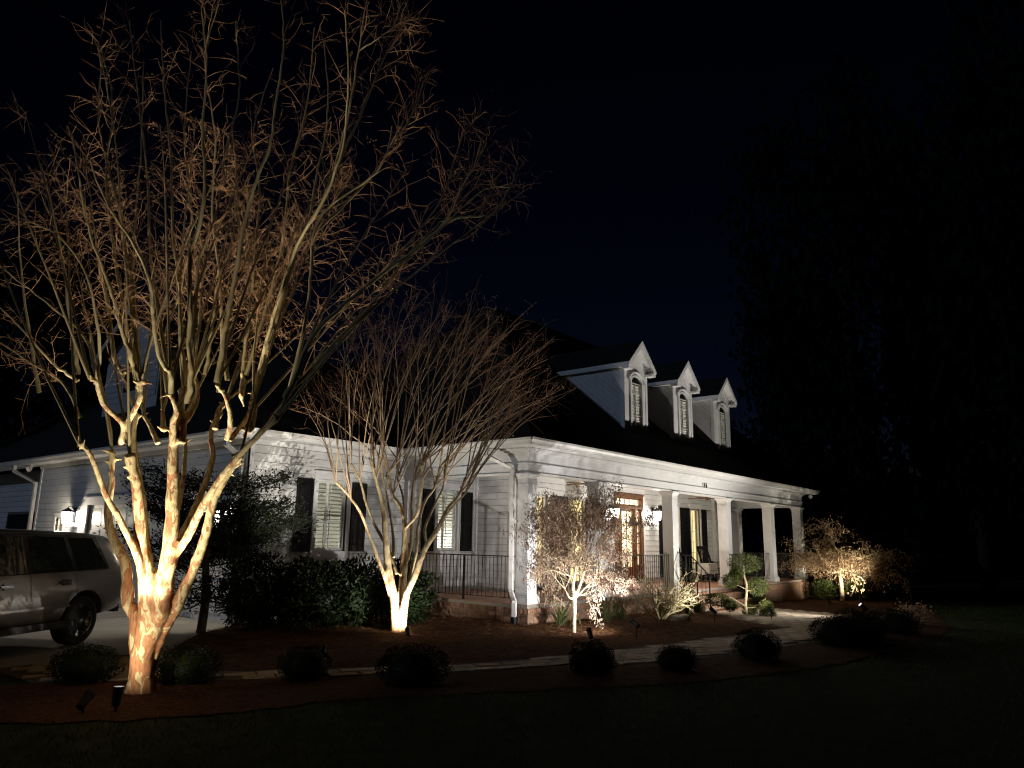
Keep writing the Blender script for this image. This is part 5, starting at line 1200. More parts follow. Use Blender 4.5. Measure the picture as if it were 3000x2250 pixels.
# ================================================================== planting
CR = np.array([math.cos(YAW), -math.sin(YAW), 0.0]); CF = np.array([math.sin(YAW), math.cos(YAW), 0.0])
def unit(v): return v/(np.linalg.norm(v)+1e-9)
def fused(name, lines, m, parent, voxel, n=10, sm=4):
    "overlapping tapered stems fused into one continuous trunk"
    V, F = np_tubes(lines, n)
    me = np_mesh(name, V, F)
    import bmesh
    bm = bmesh.new(); bm.from_mesh(me); bmesh.ops.holes_fill(bm, edges=[e for e in bm.edges if e.is_boundary], sides=n+1); bm.to_mesh(me); bm.free()
    o = bpy.data.objects.new('tmp', me); COL.objects.link(o)
    r_ = o.modifiers.new('r','REMESH'); r_.mode = 'VOXEL'; r_.voxel_size = voxel
    s_ = o.modifiers.new('s','SMOOTH'); s_.iterations = sm; s_.factor = .5
    dg = bpy.context.evaluated_depsgraph_get(); dg.update()
    nm = bpy.data.meshes.new_from_object(o.evaluated_get(dg)); bpy.data.objects.remove(o)
    nm.name = name; nm.polygons.foreach_set('use_smooth',[True]*len(nm.polygons))
    nm.materials.clear()
    return put(name, nm, m, parent)
def knobby(L, rg, amt=.10, m=5):
    S_ = smooth_line(L, m); k = len(S_)
    S_[:,3] *= 1+rg.normal(0,amt*.45,k)*np.hanning(k+2)[1:-1]
    j = rg.normal(0,1,(k,3))*S_[:,3:4]*.06; j[0] = 0; S_[:,:3] += j
    return S_
def side_twigs(lines, rg, per, t0, len_, r0, subs, sub_len, up=.35, curl=.5, spread=1.0):
    out = []; tips = []
    for L in lines:
        L = np.asarray(L); k = len(L)
        for _ in range(per):
            t = t0+(1-t0)*rg.random()**.8; f = t*(k-1); i = min(int(f),k-2); p = L[i,:3]+(L[i+1,:3]-L[i,:3])*(f-i); rad = L[i,3]
            tg = unit(L[i+1,:3]-L[i,:3]); s_ = rg.normal(size=3); s_ = unit(s_-tg*(s_@tg))
            d = unit(tg*rg.uniform(.3,.9)+s_*spread*rg.uniform(.6,1.1)+np.array([0,0,up]))
            ln = rg.uniform(*len_)*(1.1-.45*t); bend = rg.normal(size=3)*curl
            pts = [np.append(p,min(r0,rad*.7))]; q = p.copy(); n_ = 5
            for j in range(1,n_):
                d = unit(d+bend*.22+rg.normal(size=3)*.13+np.array([0,0,.06])); q = q+d*ln/(n_-1); pts.append(np.append(q,r0*(1-.72*j/(n_-1))))
            pts = np.array(pts); out.append(pts); tips.append((q,d))
            for _s in range(rg.poisson(subs)):
                jj = rg.integers(1,n_); b = pts[jj,:3]; e = unit(d*.6+rg.normal(size=3)); l2 = rg.uniform(*sub_len)
                m1 = b+e*l2*.5; e2 = unit(e+rg.normal(size=3)*.45); out.append(np.array([np.append(b,r0*.45),np.append(m1,r0*.36),np.append(m1+e2*l2*.5,r0*.25)])); tips.append((m1+e2*l2*.5,e2))
    return out, tips
def stubs(lines, rg, n, r):
    out = []
    for L in lines:
        L = np.asarray(L); e = L[-1]
        for _ in range(n):
            j = rg.integers(max(0,len(L)-5),len(L)); b = L[j]; d = unit(rg.normal(size=3)+np.array([0,0,.6])); l = rg.uniform(.03,.09)
            out.append(np.array([np.append(b[:3],b[3]*.75),np.append(b[:3]+d*(b[3]+l*.5),b[3]*.42),np.append(b[:3]+d*(b[3]+l),b[3]*.30)]))
    return out
# ---- the large peeling-bark crape myrtle
rg = np.random.default_rng(11)
T = thing('crape_myrtle','large bare multi-stem tree with peeling orange bark, lit from its foot','tree',(4.19,8.63,0))
st = [knobby(L, rg, .10) for L in MYRTLE_STEMS]
for s_ in st[:1]: s_[:4,3] *= np.array([1.42,1.24,1.12,1.05])
kn = []
for s_ in st: s_[-2:,3] *= 1.25
fused('trunk', st+stubs(st, rg, 4, .02), bark1_m, T, .0135, 12, 3)
wh = []
for L in MYRTLE_WHIPS:
    S_ = smooth_line(L, 5); k = len(S_); S_[1:,:3] += rg.normal(0,.004,(k-1,3)); S_[:,3] *= 1.0+.25*np.exp(-np.arange(k)/3.0); wh.append(S_)
# more shoots from every pollarded head, fanning upwards through the crown
heads = [s_[-1,:3] for s_ in st if s_[-1,2] > 2.4]
ctr = np.array([3.55,7.75,0])
for h in heads:
    for _ in range(2 if (h-np.array([4.0,8.3,0]))@CR > -.75 else 0):
        o = h-ctr; o[2] = 0; d = unit(np.array([0,0,1.0])+o*.33+rg.normal(size=3)*.16); L = [np.append(h,.017)]; q = h.copy(); tot = rg.uniform(2.0,3.4)
        for j in range(1,9): d = unit(d+rg.normal(size=3)*.035+o*.02); q = q+d*tot/8; L.append(np.append(q,.017*(1-.8*j/8)))
        wh.append(np.array(L))
V, F = np_tubes(wh, 7); put('branches', np_mesh('branches',V,F,True), whip_m, T)
lat = [float((w_[-1,:3]-np.array([4.0,8.3,0]))@CR) for w_ in wh]
tw, tips = side_twigs([w_ for w_,l_ in zip(wh,lat) if l_ > -1.25], rg, 17, .30, (.22,.75), .0040, 4.4, (.08,.30), .30, .65, .9)
tw2, tips2 = side_twigs([w_ for w_,l_ in zip(wh,lat) if l_ <= -1.25], rg, 5, .35, (.2,.6), .0038, 3.0, (.08,.26), .30, .65, .9)
tw += tw2; tips += tips2
V, F = np_tubes(tw, 3); put('twigs', np_mesh('twigs',V,F), twig_m, T, kind='stuff')
def seed_heads(tips, rg, n, parent, m):
    P = []; 
    idx = rg.choice(len(tips), n, replace=False)
    for i in idx:
        p, d = tips[i]
        for _ in range(9): P.append(p+d*rg.uniform(0,.10)+rg.normal(size=3)*.022)
    P = np.array(P); t = np.array([[1,1,1],[-1,-1,1],[-1,1,-1],[1,-1,-1]])*.0055
    V = (P[:,None,:]+t[None]).reshape(-1,3); b = np.arange(len(P))[:,None]*4
    F = np.concatenate([b+np.array([[0,1,2]]),b+np.array([[0,3,1]]),b+np.array([[0,2,3]]),b+np.array([[1,3,2]])])
    put('seed_heads', np_mesh('seed_heads',V,F), m, parent, kind='stuff')
seed_heads([t_ for t_ in tips if t_[0][2] > 3.2], rg, 60, T, twig_m)
# ---- the fan-shaped crape myrtle by the porch
rg = np.random.default_rng(12)
T = thing('crape_myrtle','fan-shaped bare tree with reddish twigs in front of shuttered windows','tree',(9.81,10.61,0))
st = [knobby(L, rg, .08) for L in MYRTLE2_STEMS]
for s_ in st: s_[-2:,3] *= 1.35
fused('trunk', st+stubs(st, rg, 2, .015), bark2_m, T, .016, 10, 2)
wh = []
for L in MYRTLE2_WHIPS:
    S_ = smooth_line(L, 4); k = len(S_); S_[1:,:3] += rg.normal(0,.006,(k-1,3)); S_[:,3] *= .72; wh.append(S_)
V, F = np_tubes(wh, 6); put('branches', np_mesh('branches',V,F,True), whip2_m, T)
tw, tips = side_twigs(wh, rg, 6, .30, (.35,1.0), .0048, 2.2, (.12,.38), .12, .45, .55)
V, F = np_tubes(tw, 3); put('twigs', np_mesh('twigs',V,F), twig2_m, T, kind='stuff')
seed_heads(tips, rg, 110, T, twig2_m)
# ---- a general brancher
def grow(p, d, L, r, lev, rg, lines, tips, kids, spread, up, wob=.16, shrink=.68, n_=5, minr=.0025):
    pts = [np.append(p,r)]; q = np.array(p,float); dd = np.array(d,float)
    for j in range(1,n_+1):
        dd = unit(dd+rg.normal(size=3)*wob+np.array([0,0,up*.12])); q = q+dd*L/n_; pts.append(np.append(q,max(minr,r*(1-.42*j/n_))))
    pts = np.array(pts); lines.append(pts)
    if lev <= 0: tips.append(pts); return
    for k in range(kids[lev] if isinstance(kids,dict) else kids):
        f = rg.uniform(.35,1.0) if k else 1.0; i = min(int(f*n_),n_); b = pts[i]
        s_ = rg.normal(size=3); s_ = unit(s_-dd*(s_@dd)); e = unit(dd+s_*spread*rg.uniform(.6,1.2)+np.array([0,0,up]))
        grow(b[:3], e, L*shrink*rg.uniform(.75,1.15), max(minr,b[3]*.72), lev-1, rg, lines, tips, kids, spread, up, wob, shrink, n_, minr)
def tip_leaves(tips, rg, per, ln, wd, hang=1.0, jit=.03):
    P = []; D = []
    for L in tips:
        k = len(L)
        for _ in range(per):
            i = rg.integers(1,k); P.append(L[i,:3]+rg.normal(size=3)*jit); D.append(rg.normal(size=3)*.55+np.array([0,0,-hang]))
    P = np.array(P); D = np.array(D); n_ = len(P)
    return leaf_quads(P, D, rnd_dirs(rg,n_), rg.uniform(*ln,n_), rg.uniform(*wd,n_), .45)
# ---- small maple still holding its dead leaves
rg = np.random.default_rng(21)
T = thing('maple_tree','small maple full of curled dead brown leaves at porch corner','tree',(12.17,8.32,0))
lines = []; tips = []
b0 = np.array([12.17,8.32,-.02]); f0 = np.array([12.10,8.25,.62])
main = [np.array([[*b0,.052],[12.165,8.31,.2,.046],[12.13,8.27,.42,.042],[*f0,.040]])]
for e, r_ in (((11.98,8.12,1.25),.030),((12.16,8.02,1.3),.028),((11.92,8.34,1.2),.022),((12.36,7.98,1.0),.020),((11.86,8.30,.82),.016)):
    e = np.array(e); m_ = (f0+e)/2+rg.normal(size=3)*.04
    L = smooth_line(np.array([[*f0,r_*1.1],[*m_,r_],[*e,r_*.8]]),4); main.append(L)
    d = unit(e-f0+np.array([0,0,.35]))
    for _ in range(3): grow(e, unit(d+rg.normal(size=3)*.42+np.array([0,0,.3])), .70, r_*.62, 3, rg, lines, tips, 3, .75, .14, .15, .70)
    for _ in range(3):
        o = unit(CR*rg.normal()+CF*rg.normal()*.7); grow(L[rg.integers(4,len(L)),:3], unit(o+np.array([0,0,.30])), .52, r_*.5, 2, rg, lines, tips, 3, .7, -.02, .15, .75)
fused('trunk', main, palebark_m, T, .012, 8, 2)
lines = [l for l in lines if l[-1,2] < 3.05]
V, F = np_tubes(lines, 4); put('branches', np_mesh('branches',V,F), palebark_m, T)
tips = [t_ for t_ in tips if t_[-1,2] < 2.95]
V, F = tip_leaves(tips, rg, 28, (.03,.09), (.011,.028), 1.1, .05); put('leaves', np_mesh('leaves',V,F), deadleaf_m, T, kind='stuff')
# ---- low mossy branching shrub
rg = np.random.default_rng(22)
T = thing('maple_shrub','low leafless shrub with mossy yellow-green forked stems beside pale stone','shrub',(16.2,8.65,gz(16.2)))
lines = []; tips = []; b0 = np.array([16.2,8.65,gz(16.2)-.03])
for k in range(9):
    a = rg.uniform(-1,1); d = unit(CR*a*.95+CF*rg.normal()*.45+np.array([0,0,1.0])); grow(b0+rg.normal(size=3)*np.array([.05,.05,0]), d, .58, .030, 3, rg, lines, tips, {3:4,2:4,1:3}, .62, .20, .13, .69)
V, F = np_tubes(lines, 5); put('stems', np_mesh('stems',V,F,True), moss_m, T)
V, F = tip_leaves(tips[::2], rg, 2, (.03,.06), (.012,.024), .9, .03); put('leaves', np_mesh('leaves',V,F), deadleaf_m, T, kind='stuff')
# ---- weeping maple at the far end
rg = np.random.default_rng(23)
T = thing('weeping_maple','dome-shaped weeping maple with contorted pale limbs beside last porch column','tree',(29.97,8.41,-.34))
DP = 27.5
wp = lambda px, py, o=0.0: np.array([29.97,8.41,0])+CR*((px-2470)/79.0)+CF*o+np.array([0,0,-.34+(1762-py)/79.0])
zz = lambda L: [(2300+x*.226,1480+y*.226) for x,y in L]
def limb(L, o1, r0, r1):
    k = len(L); return smooth_line(np.array([[*wp(x,y,o1*i/(k-1)), r0+(r1-r0)*i/(k-1)] for i,(x,y) in enumerate(zz(L))]),4)
main = [limb([(745,1290),(745,1100),(740,950),(752,800)],0,.085,.075), limb([(745,860),(640,885),(540,835),(430,780),(300,800)],.5,.055,.02),
        limb([(760,830),(690,730),(620,750),(540,790),(505,735),(580,680),(640,650)],-.6,.05,.02), limb([(770,850),(820,820),(785,715),(900,740),(1020,790),(1130,770),(1200,735)],.3,.055,.02),
        limb([(790,850),(880,870),(960,875),(1080,930),(1160,950),(1300,910),(1420,880)],-.5,.035,.012), limb([(785,715),(880,690),(1000,700),(1090,690),(1180,640)],-.9,.03,.012),
        limb([(760,800),(740,650),(700,500),(640,380),(560,260)],.2,.035,.010), limb([(505,735),(420,690),(320,700),(230,780)],-.4,.022,.01)]
fused('trunk', main, palebark_m, T, .02, 8, 2)
lines = []; tips = []
for L in main[1:]:
    for _ in range(40):
        i = rg.integers(3,len(L)); p = L[i,:3]; o = unit(CR*rg.normal()+CF*rg.normal()); d = unit(o+np.array([0,0,.75])); q = p.copy(); pts = [np.append(q,.010)]
        ln = rg.uniform(.7,1.5)
        for j in range(1,8): d = unit(d+np.array([0,0,-.20])+rg.normal(size=3)*.16); q = q+d*ln/7; pts.append(np.append(q,.010*(1-.75*j/7)))
        pts = np.array(pts); lines.append(pts); tips.append(pts[2:])
        for _ in range(3):
            jj = rg.integers(2,7); e = unit(d+rg.normal(size=3)*.8+np.array([0,0,-.2])); l2 = rg.uniform(.15,.4); q2 = pts[jj,:3]; t_ = np.array([np.append(q2,.004),np.append(q2+e*l2*.5,.003),np.append(q2+e*l2-np.array([0,0,.04]),.002)]); lines.append(t_); tips.append(t_)
V, F = np_tubes(lines, 3); put('branches', np_mesh('branches',V,F), palebark_m, T)
V, F = tip_leaves(tips, rg, 7, (.06,.11), (.025,.05), .6, .06); put('leaves', np_mesh('leaves',V,F), rustleaf_m, T, kind='stuff')
# ---- clipped and rounded evergreens
def ball_leaves(rg, n, rad, ln, wd, lump=.08, shell=.22, outn=.7):
    "leaves pointing out of a lumpy ellipsoid shell; rad = three radii"
    d = rnd_dirs(rg, n); ph = rg.uniform(0,6,6)
    w_ = 1+lump*(np.sin(d[:,0]*5+ph[0])*np.sin(d[:,1]*4+ph[1])+np.sin(d[:,2]*6+ph[2])*np.sin(d[:,0]*7+ph[3]))
    s_ = 1-shell*rg.random(n)**2
    P = d*(w_*s_)[:,None]*np.array(rad)
    D = d*outn+rg.normal(size=(n,3))*.5+np.array([0,0,.15])
    return leaf_quads(P, D, rnd_dirs(rg,n), rg.uniform(*ln,n), rg.uniform(*wd,n), .3)
def core(rad, m, name, parent, c):
    b = MB(); pr = [(max(.01,math.cos(a))*1.0, math.sin(a)) for a in np.linspace(-1.5,1.5,8)]
    me = MB().lathe(pr,(0,0,0),n=12).mesh(name, True)
    return put(name, me, m, parent, loc=c, scale=rad)
rg = np.random.default_rng(31)
bmesh_v = []
for k in range(3):
    V, F = ball_leaves(rg, 5200, (1,1,.86), (.045,.085), (.028,.05), .11, .26); me = np_mesh('foliage',V,F); me.materials.append(box_m); bmesh_v.append(me)
BOX = [(4.05,9.72,.36,'clipped round boxwood by the driveway end of the walk'),(4.82,8.83,.37,'clipped round boxwood just behind the large peeling-bark trunk'),
 (5.90,8.02,.34,'clipped round boxwood on straw strip past the peeling-bark trunk'),(6.55,6.78,.40,'largest clipped boxwood ball at the walk edge opposite fan-shaped tree'),
 (8.68,5.64,.35,'clipped boxwood ball at walk edge opposite small leafy maple'),(9.72,4.95,.30,'small clipped boxwood ball at walk edge opposite black bullet spotlight'),
 (11.55,4.55,.36,'clipped boxwood ball at the bend where the walk widens'),(14.2,4.10,.46,'wide low boxwood mound at outer bend of the walk'),
 (15.15,4.02,.48,'tall boxwood mound joined into the low clump at walk bend'),(16.2,4.15,.40,'boxwood mound beside the glaring spotlight end of the clump'),(17.7,3.95,.42,'last boxwood mound of the clump towards the lawn')]
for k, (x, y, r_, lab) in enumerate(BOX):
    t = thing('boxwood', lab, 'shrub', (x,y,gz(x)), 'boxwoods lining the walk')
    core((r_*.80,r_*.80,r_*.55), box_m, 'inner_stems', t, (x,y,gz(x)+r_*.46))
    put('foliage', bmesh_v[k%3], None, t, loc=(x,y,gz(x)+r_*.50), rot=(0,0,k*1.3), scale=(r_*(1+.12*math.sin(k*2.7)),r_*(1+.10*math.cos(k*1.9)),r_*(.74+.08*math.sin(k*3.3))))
# ---- laurel hedge under the windows
rg = np.random.default_rng(32)
for k, (x, y, r_, h, lab) in enumerate(((8.25,12.85,.72,1.22,'dark leafy laurel bush at garage corner beside conifer'),(9.02,12.20,.74,1.20,'dark leafy laurel bush below the left shutter of corner window'),(9.80,11.95,.72,1.18,'dark leafy laurel bush directly behind fan-shaped tree trunk'),(10.72,11.45,.58,1.18,'dark leafy laurel bush against porch side railing'))):
    t = thing('laurel_bush', lab, 'shrub', (x,y,0), 'laurel hedge along the wall')
    core((r_*.74,r_*.74,h*.36), laurel_m, 'inner_stems', t, (x,y,h*.46))
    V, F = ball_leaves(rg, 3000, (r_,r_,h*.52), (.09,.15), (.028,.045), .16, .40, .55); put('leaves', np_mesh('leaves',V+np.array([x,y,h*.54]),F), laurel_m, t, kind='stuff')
    ls = [np.array([[x,y,0,.018],[x+rg.normal()*.1,y+rg.normal()*.1,.3,.014],[x+rg.normal()*.3,y+rg.normal()*.3,h*.7,.006]]) for _ in range(7)]
    V, F = np_tubes(ls,5); put('stems', np_mesh('stems',V,F), darkbark_m, t)
# ---- dark conifer at the garage corner
rg = np.random.default_rng(33)
x, y = 7.30, 13.02
T = thing('conifer','dark ragged conifer hiding the garage lantern, with bare lower trunk','tree',(x,y,0))
lines = [smooth_line(np.array([[x,y,-.03,.085],[x+.03,y,.6,.075],[x-.02,y+.02,1.3,.06],[x,y,2.0,.04],[x+.05,y,2.7,.012]]),4)]
fused('trunk', lines, darkbark_m, T, .018, 10, 2)
br = []; P = []; D = []
for k in range(64):
    z = .45+2.25*rg.random(); a = rg.uniform(0,2*math.pi); o = CR*math.cos(a)*1.15+CF*math.sin(a)*.75
    reach = 1.55*(1-.30*abs(z-1.75)/1.1)*rg.uniform(.5,1.05)
    if z < 1.0: reach *= .75
    p0 = np.array([x,y,z]); e = p0+o*reach+np.array([0,0,.30*reach-.10+rg.normal()*.1]); m_ = (p0+e)/2+np.array([0,0,-.10])+rg.normal(size=3)*.05
    L = smooth_line(np.array([[*p0,.018],[*m_,.012],[*e,.004]]),4); br.append(L)
    dens = 620 if e[2] > 1.3 else 90
    for _ in range(dens):
        i = rg.integers(len(L)//2-1,len(L)); P.append(L[i,:3]+rg.normal(size=3)*np.array([.13,.13,.075])); D.append(unit(L[-1,:3]-L[0,:3])+rg.normal(size=3)*.55+np.array([0,0,.12]))
    for _ in range(4):
        i = rg.integers(3,len(L)); e2 = unit(unit(e-p0)+rg.normal(size=3)*.7); l2 = rg.uniform(.2,.5); br.append(np.array([np.append(L[i,:3],.006),np.append(L[i,:3]+e2*l2*.5,.004),np.append(L[i,:3]+e2*l2+np.array([0,0,.03]),.002)]))
V, F = np_tubes(br,4); put('branches', np_mesh('branches',V,F), darkbark_m, T)
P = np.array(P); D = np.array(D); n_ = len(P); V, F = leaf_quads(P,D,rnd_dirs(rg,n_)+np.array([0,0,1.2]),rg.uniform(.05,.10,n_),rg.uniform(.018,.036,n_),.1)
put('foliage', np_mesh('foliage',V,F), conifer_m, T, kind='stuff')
# ---- pompom topiary
rg = np.random.default_rng(34)
tpos = lambda px, py, o=0.0: np.array([19.42,7.84,0])+CR*((px-2190)/113.2)+CF*o+np.array([0,0,gz(19.4)+(1805-py)/113.2])
T = thing('pompom_topiary','juniper topiary of rounded pads on a pale crooked trunk by the steps','topiary',(19.42,7.84,gz(19.4)))
def tl(L, r0, r1):
    k = len(L); return smooth_line(np.array([[*tpos(*q), r0+(r1-r0)*i/(k-1)] for i,q in enumerate(L)]),4)
main = [tl([(2190,1808),(2186,1775),(2190,1745),(2192,1715),(2186,1690),(2186,1660)],.042,.022), tl([(2190,1735),(2205,1732),(2220,1722)],.02,.008), tl([(2186,1778),(2165,1765),(2140,1752),(2115,1755)],.02,.008), tl([(2188,1782),(2210,1781),(2235,1783,-.2)],.018,.008), tl([(2190,1730),(2175,1722),(2155,1715)],.016,.008), tl([(2186,1795),(2170,1782),(2148,1772)],.016,.010), tl([(2190,1800),(2220,1803),(2245,1802,-.1)],.014,.008)]
fused('trunk', main, palebark_m, T, .012, 8, 2)
for q, rad in (((2188,1655),(.40,.40,.23)),((2226,1720,.05),(.26,.26,.21)),((2150,1706,.1),(.20,.20,.16)),((2160,1686,-.1),(.15,.15,.11)),((2104,1760,0),(.32,.28,.14)),((2134,1774,-.2),(.17,.17,.12)),((2236,1776,-.30),(.15,.15,.14)),((2246,1800,-.1),(.22,.20,.12)),((2208,1792,.3),(.18,.16,.11))):
    c = tpos(*q); V, F = ball_leaves(rg, 1500, rad, (.035,.075), (.010,.020), .14, .5, 1.0)
    put('foliage_pad', np_mesh('foliage_pad',V+c,F), pompom_m, T)
for k, (px, py, r_, lab) in enumerate(((2528,1728,.46,'rounded yellow-green juniper ball right behind weeping maple trunk, brightly lit'),(2432,1732,.44,'dim rounded juniper ball between weeping maple trunk and porch base'))):
    c = wp(px,py,.35+.2*k); t = thing('juniper_ball', lab, 'shrub', (c[0],c[1],gz(c[0])), 'juniper balls under the weeping maple')
    V, F = ball_leaves(rg, 3600, (r_,r_,r_*.86), (.05,.11), (.012,.026), .16, .5, 1.0); put('foliage', np_mesh('foliage',V+c,F), pompom_m, t, kind='stuff')
    ls = [np.array([[c[0]+rg.normal()*.06,c[1]+rg.normal()*.06,gz(c[0])-.03,.02],[*(c+rg.normal(size=3)*np.array([.2,.2,.05])-np.array([0,0,.2])),.012]]) for _ in range(5)]
    V, F = np_tubes(ls,5); put('stems', np_mesh('stems',V,F), palebark_m, t)
# ---- strap-leaved clumps
def strap(x, y, n, ln, lean, wd, lab, seed, z=None):
    rg = np.random.default_rng(seed); z0 = gz(x) if z is None else z
    t = thing('strap_leaf_clump', lab, 'plant', (x,y,z0), 'strap-leaved clumps along the porch')
    VV = []; FF = []; b = 0; K = 7
    for _ in range(n):
        a = rg.uniform(0,2*math.pi); o = np.array([math.cos(a),math.sin(a),0]); l = rg.uniform(*ln); le = lean*rg.uniform(.3,1.25); q = np.array([x,y,z0-.02])+o*rg.uniform(0,.07)
        th = math.pi/2-le*.25; side = np.array([-o[1],o[0],0]); w0 = wd*rg.uniform(.7,1.2)
        for j in range(K+1):
            w_ = w0*(1-(j/K)**2.2)*.5+.0006; VV += [q+side*w_, q-side*w_]
            th -= le*1.5/K*(.4+1.2*j/K); q = q+(o*math.cos(th)+np.array([0,0,math.sin(th)]))*l/K
        for j in range(K): i = b+2*j; FF.append((i,i+1,i+3,i+2))
        b += 2*(K+1)
    put('leaves', np_mesh('leaves',np.array(VV),np.array(FF)), strap_m, t)
    MB().lathe([(.05,-.03),(.07,.02),(.03,.09)],(x,y,z0),n=8).build('crown_base', darkbark_m, t)
strap(12.95,9.18,90,(.5,.95),1.45,.016,'drooping strap-leaf clump next to brick corner and downspout',41)
strap(14.35,8.95,75,(.45,.9),1.4,.016,'drooping strap-leaf clump behind small leafy maple trunk',42)
strap(15.4,9.2,60,(.4,.8),1.4,.016,'drooping strap-leaf clump between leafy maple and mossy shrub',43)
strap(18.35,9.0,22,(.9,1.35),.42,.045,'tall upright strap-leaf plant rising beside porch column',44)
strap(19.05,9.05,75,(.55,1.0),1.4,.018,'drooping strap-leaf clump at side of the brick steps',45)
strap(23.6,9.2,60,(.5,.9),1.4,.016,'drooping strap-leaf clump at base of porch past the steps',46)
# ---- stones
def stone(x, y, s_, lab, seed):
    rg = np.random.default_rng(seed); import bmesh
    bm = bmesh.new(); bmesh.ops.create_icosphere(bm, subdivisions=3, radius=1)
    ph = rg.uniform(0,6,6)
    for v in bm.verts:
        d = v.co.copy(); k = 1+.16*math.sin(d.x*3+ph[0])*math.sin(d.y*3.4+ph[1])+.10*math.sin(d.z*5+ph[2]+d.x*4)
        v.co = Vector((d.x*s_[0]*k,d.y*s_[1]*k,max(d.z,-.4)*s_[2]*k))
    me = bpy.data.meshes.new('stone'); bm.to_mesh(me); bm.free(); me.polygons.foreach_set('use_smooth',[True]*len(me.polygons))
    put('stone', me, stone_m, None, loc=(x,y,gz(x)+s_[2]*.25), rot=(0,0,ph[3]), label=lab, cat='stone', group='stones in the mulch')
stone_m = mat('fieldstone',(.34,.31,.25),.9,col2=(.22,.20,.16),scale=9,bump=.6)
stone(16.25,8.15,(.24,.15,.13),'pale lumpy fieldstone at foot of mossy shrub',1)
stone(13.85,8.75,(.11,.07,.04),'small flat stone under strap leaves behind leafy maple',2)
# ---- dry seed-head shrub at the far bed edge
rg = np.random.default_rng(51)
T = thing('dry_shrub','dry twiggy shrub with curled leaves past the boxwood clump','shrub',(20.3,4.15,gz(20.3)))
lines = []; tips = []
for k in range(12): grow(np.array([20.3,4.15,gz(20.3)-.02])+rg.normal(size=3)*np.array([.1,.1,0]), unit(rg.normal(size=3)*.5+np.array([0,0,1.0])), .30, .007, 2, rg, lines, tips, 3, .7, .05, .15, .7)
V, F = np_tubes(lines,4); put('stems', np_mesh('stems',V,F), twig_m, T)
V, F = tip_leaves(tips, rg, 5, (.05,.09), (.03,.05), .6, .03); put('leaves', np_mesh('leaves',V,F), deadleaf_m, T, kind='stuff')
# ---- pine straw and grass
rg = np.random.default_rng(61)
def scatter(polys, box, n, keep=None):
    X = rg.uniform(box[0],box[1],n); Y = rg.uniform(box[2],box[3],n)
    k = np.zeros(n,bool)
    for p in polys: k |= inside(p,X,Y)
    if keep is not None: k &= keep(X,Y)
    return X[k], Y[k]
GZ = np.vectorize(gz)
X, Y = scatter([BED_IN], (5,20,5.8,13.7), 62000)
X2, Y2 = scatter([OUT_STRIP], (2.4,21,3.2,10), 14000)
X3, Y3 = scatter([rightedge+[(23.3,9.7),(30.6,9.7),(36,6.6),(28.5,5.4),(24.5,4.3),(20.5,3.5),(20.6,5.3)]], (20,36,3.5,9.7), 14000)
X = np.concatenate([X,X2,X3]); Y = np.concatenate([Y,Y2,Y3]); n_ = len(X)
mound = .012*np.sin(X*2.3)*np.sin(Y*2.9)
a = rg.uniform(0,2*np.pi,n_); D = np.stack([np.cos(a),np.sin(a),rg.normal(0,.16,n_)],1)
P = np.stack([X,Y,GZ(X)+.016+rg.random(n_)*.022+mound*.5],1)
V, F = leaf_quads(P,D,np.tile([0,0,1.0],(n_,1))+rg.normal(0,.3,(n_,3)),rg.uniform(.08,.20,n_),rg.uniform(.004,.010,n_),.2)
put('pine_straw', np_mesh('pine_straw',V,F), straw_m, None, kind='stuff', label='loose brown pine straw covering the planting beds', cat='pine straw')
notb = lambda X,Y: ~(inside(OUT_STRIP,X,Y)|inside(PATH,X,Y)|inside(BED_IN,X,Y)|inside([(19,2.9),(24.5,4.3),(28.5,5.4),(36,6.6),(42,8.4),(38,9.9),(30.6,9.7),(20,9.7)],X,Y))
X, Y = scatter([[(-2,-8),(40,-8),(40,9),(8,6),(0,9)]], (1,36,-6,8), 110000, notb)
n_ = len(X); D = rg.normal(0,.45,(n_,3)); D[:,2] = 1
V, F = leaf_quads(np.stack([X,Y,GZ(X)-.004],1),D,rnd_dirs(rg,n_),rg.uniform(.03,.07,n_),rg.uniform(.006,.011,n_),.1)
put('grass', np_mesh('grass',V,F), grass_m, None, kind='stuff', label='short dark lawn grass in front of the planting beds', cat='grass')
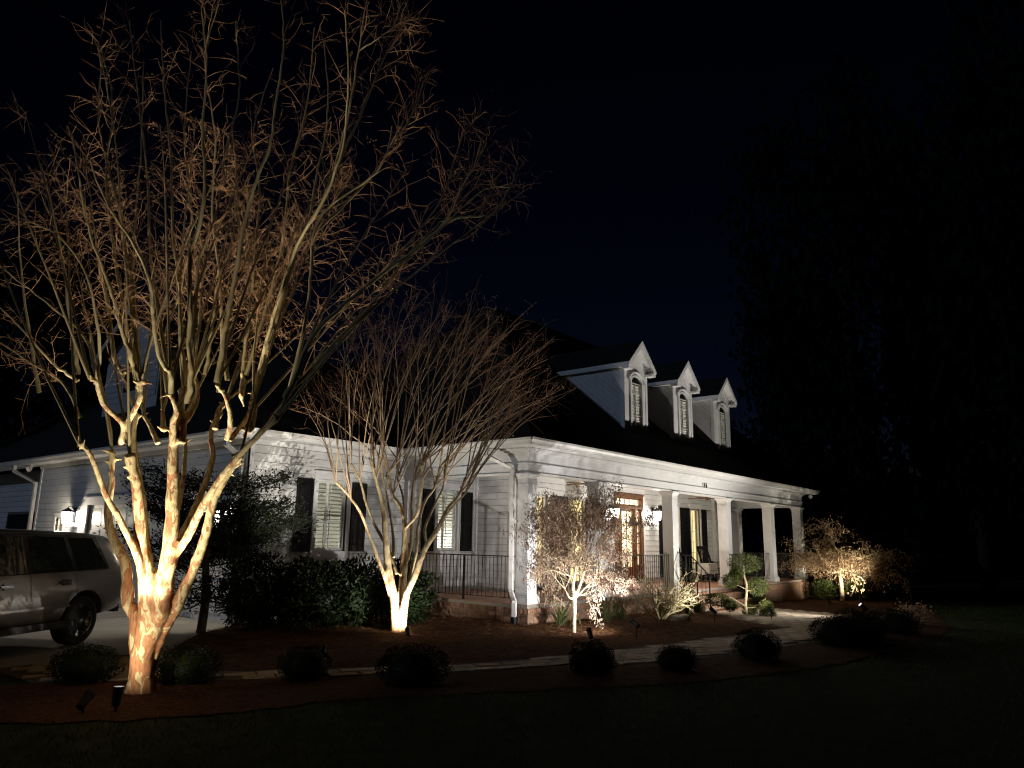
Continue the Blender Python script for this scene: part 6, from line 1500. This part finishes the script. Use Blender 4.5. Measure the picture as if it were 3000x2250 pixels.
# ---- dark trees behind and beside the house
rg = np.random.default_rng(71)
far_me = []
for k in range(3):
    n_ = 5200; cl = rnd_dirs(rg,70)*np.array([.62,.62,.78])*rg.uniform(.35,1,(70,1))**.5
    i = rg.integers(0,70,n_); P = cl[i]+rg.normal(size=(n_,3))*.10; D = rnd_dirs(rg,n_)+np.array([0,0,-.2])
    V, F = leaf_quads(P,D,rnd_dirs(rg,n_),rg.uniform(.04,.09,n_),rg.uniform(.025,.05,n_),.2); me = np_mesh('crown',V,F); me.materials.append(far_m); far_me.append(me)
FAR = [(36,34,17,5.2),(30,38,14,4.5),(43,38,13,5.0),(26,44,20,6.0),(52,34,12,5.0),(60,28,15,6.0),(58,18,24,7.0),(48,6,23,6.5),(54,-4,26,7.5),(66,8,28,8.0),(44,22,12,4.0),(16,48,20,6.5),(6,46,22,7.0),(-4,42,20,6.5),(72,20,20,7.0),(40,50,16,6.0),(51,46,14,6.0),(40,1,29,8.5),(44,11,30,9.0),(35,-8,28,8.0),(52,-12,30,9.0)]
for k, (x, y, h, w_) in enumerate(FAR):
    g = gz(x); t = thing('background_tree','dark leafy tree silhouetted against the night sky beyond the house','tree',(x,y,g),'dark trees beyond the house')
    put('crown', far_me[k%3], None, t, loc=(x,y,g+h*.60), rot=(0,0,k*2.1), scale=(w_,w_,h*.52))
    MB().tube([(x,y,g-.1),(x+.2,y,g+h*.3),(x,y+.1,g+h*.75)],[.38,.28,.10],8).build('trunk', darkbark_m, t, True)

# ---- the far wood, one dark mass round the property
rg = np.random.default_rng(72)
n_ = 52000; a = rg.uniform(0,2*np.pi,n_); rr_ = rg.uniform(72,98,n_); hh = 9+3*np.sin(a*9)+2*np.sin(a*23+1); z = rg.random(n_)**.8*hh
P = np.stack([20+rr_*np.cos(a), 10+rr_*np.sin(a), z-1.0],1); D = rnd_dirs(rg,n_)
V, F = leaf_quads(P,D,rnd_dirs(rg,n_),rg.uniform(1.6,3.0,n_),rg.uniform(1.0,1.9,n_),.2)
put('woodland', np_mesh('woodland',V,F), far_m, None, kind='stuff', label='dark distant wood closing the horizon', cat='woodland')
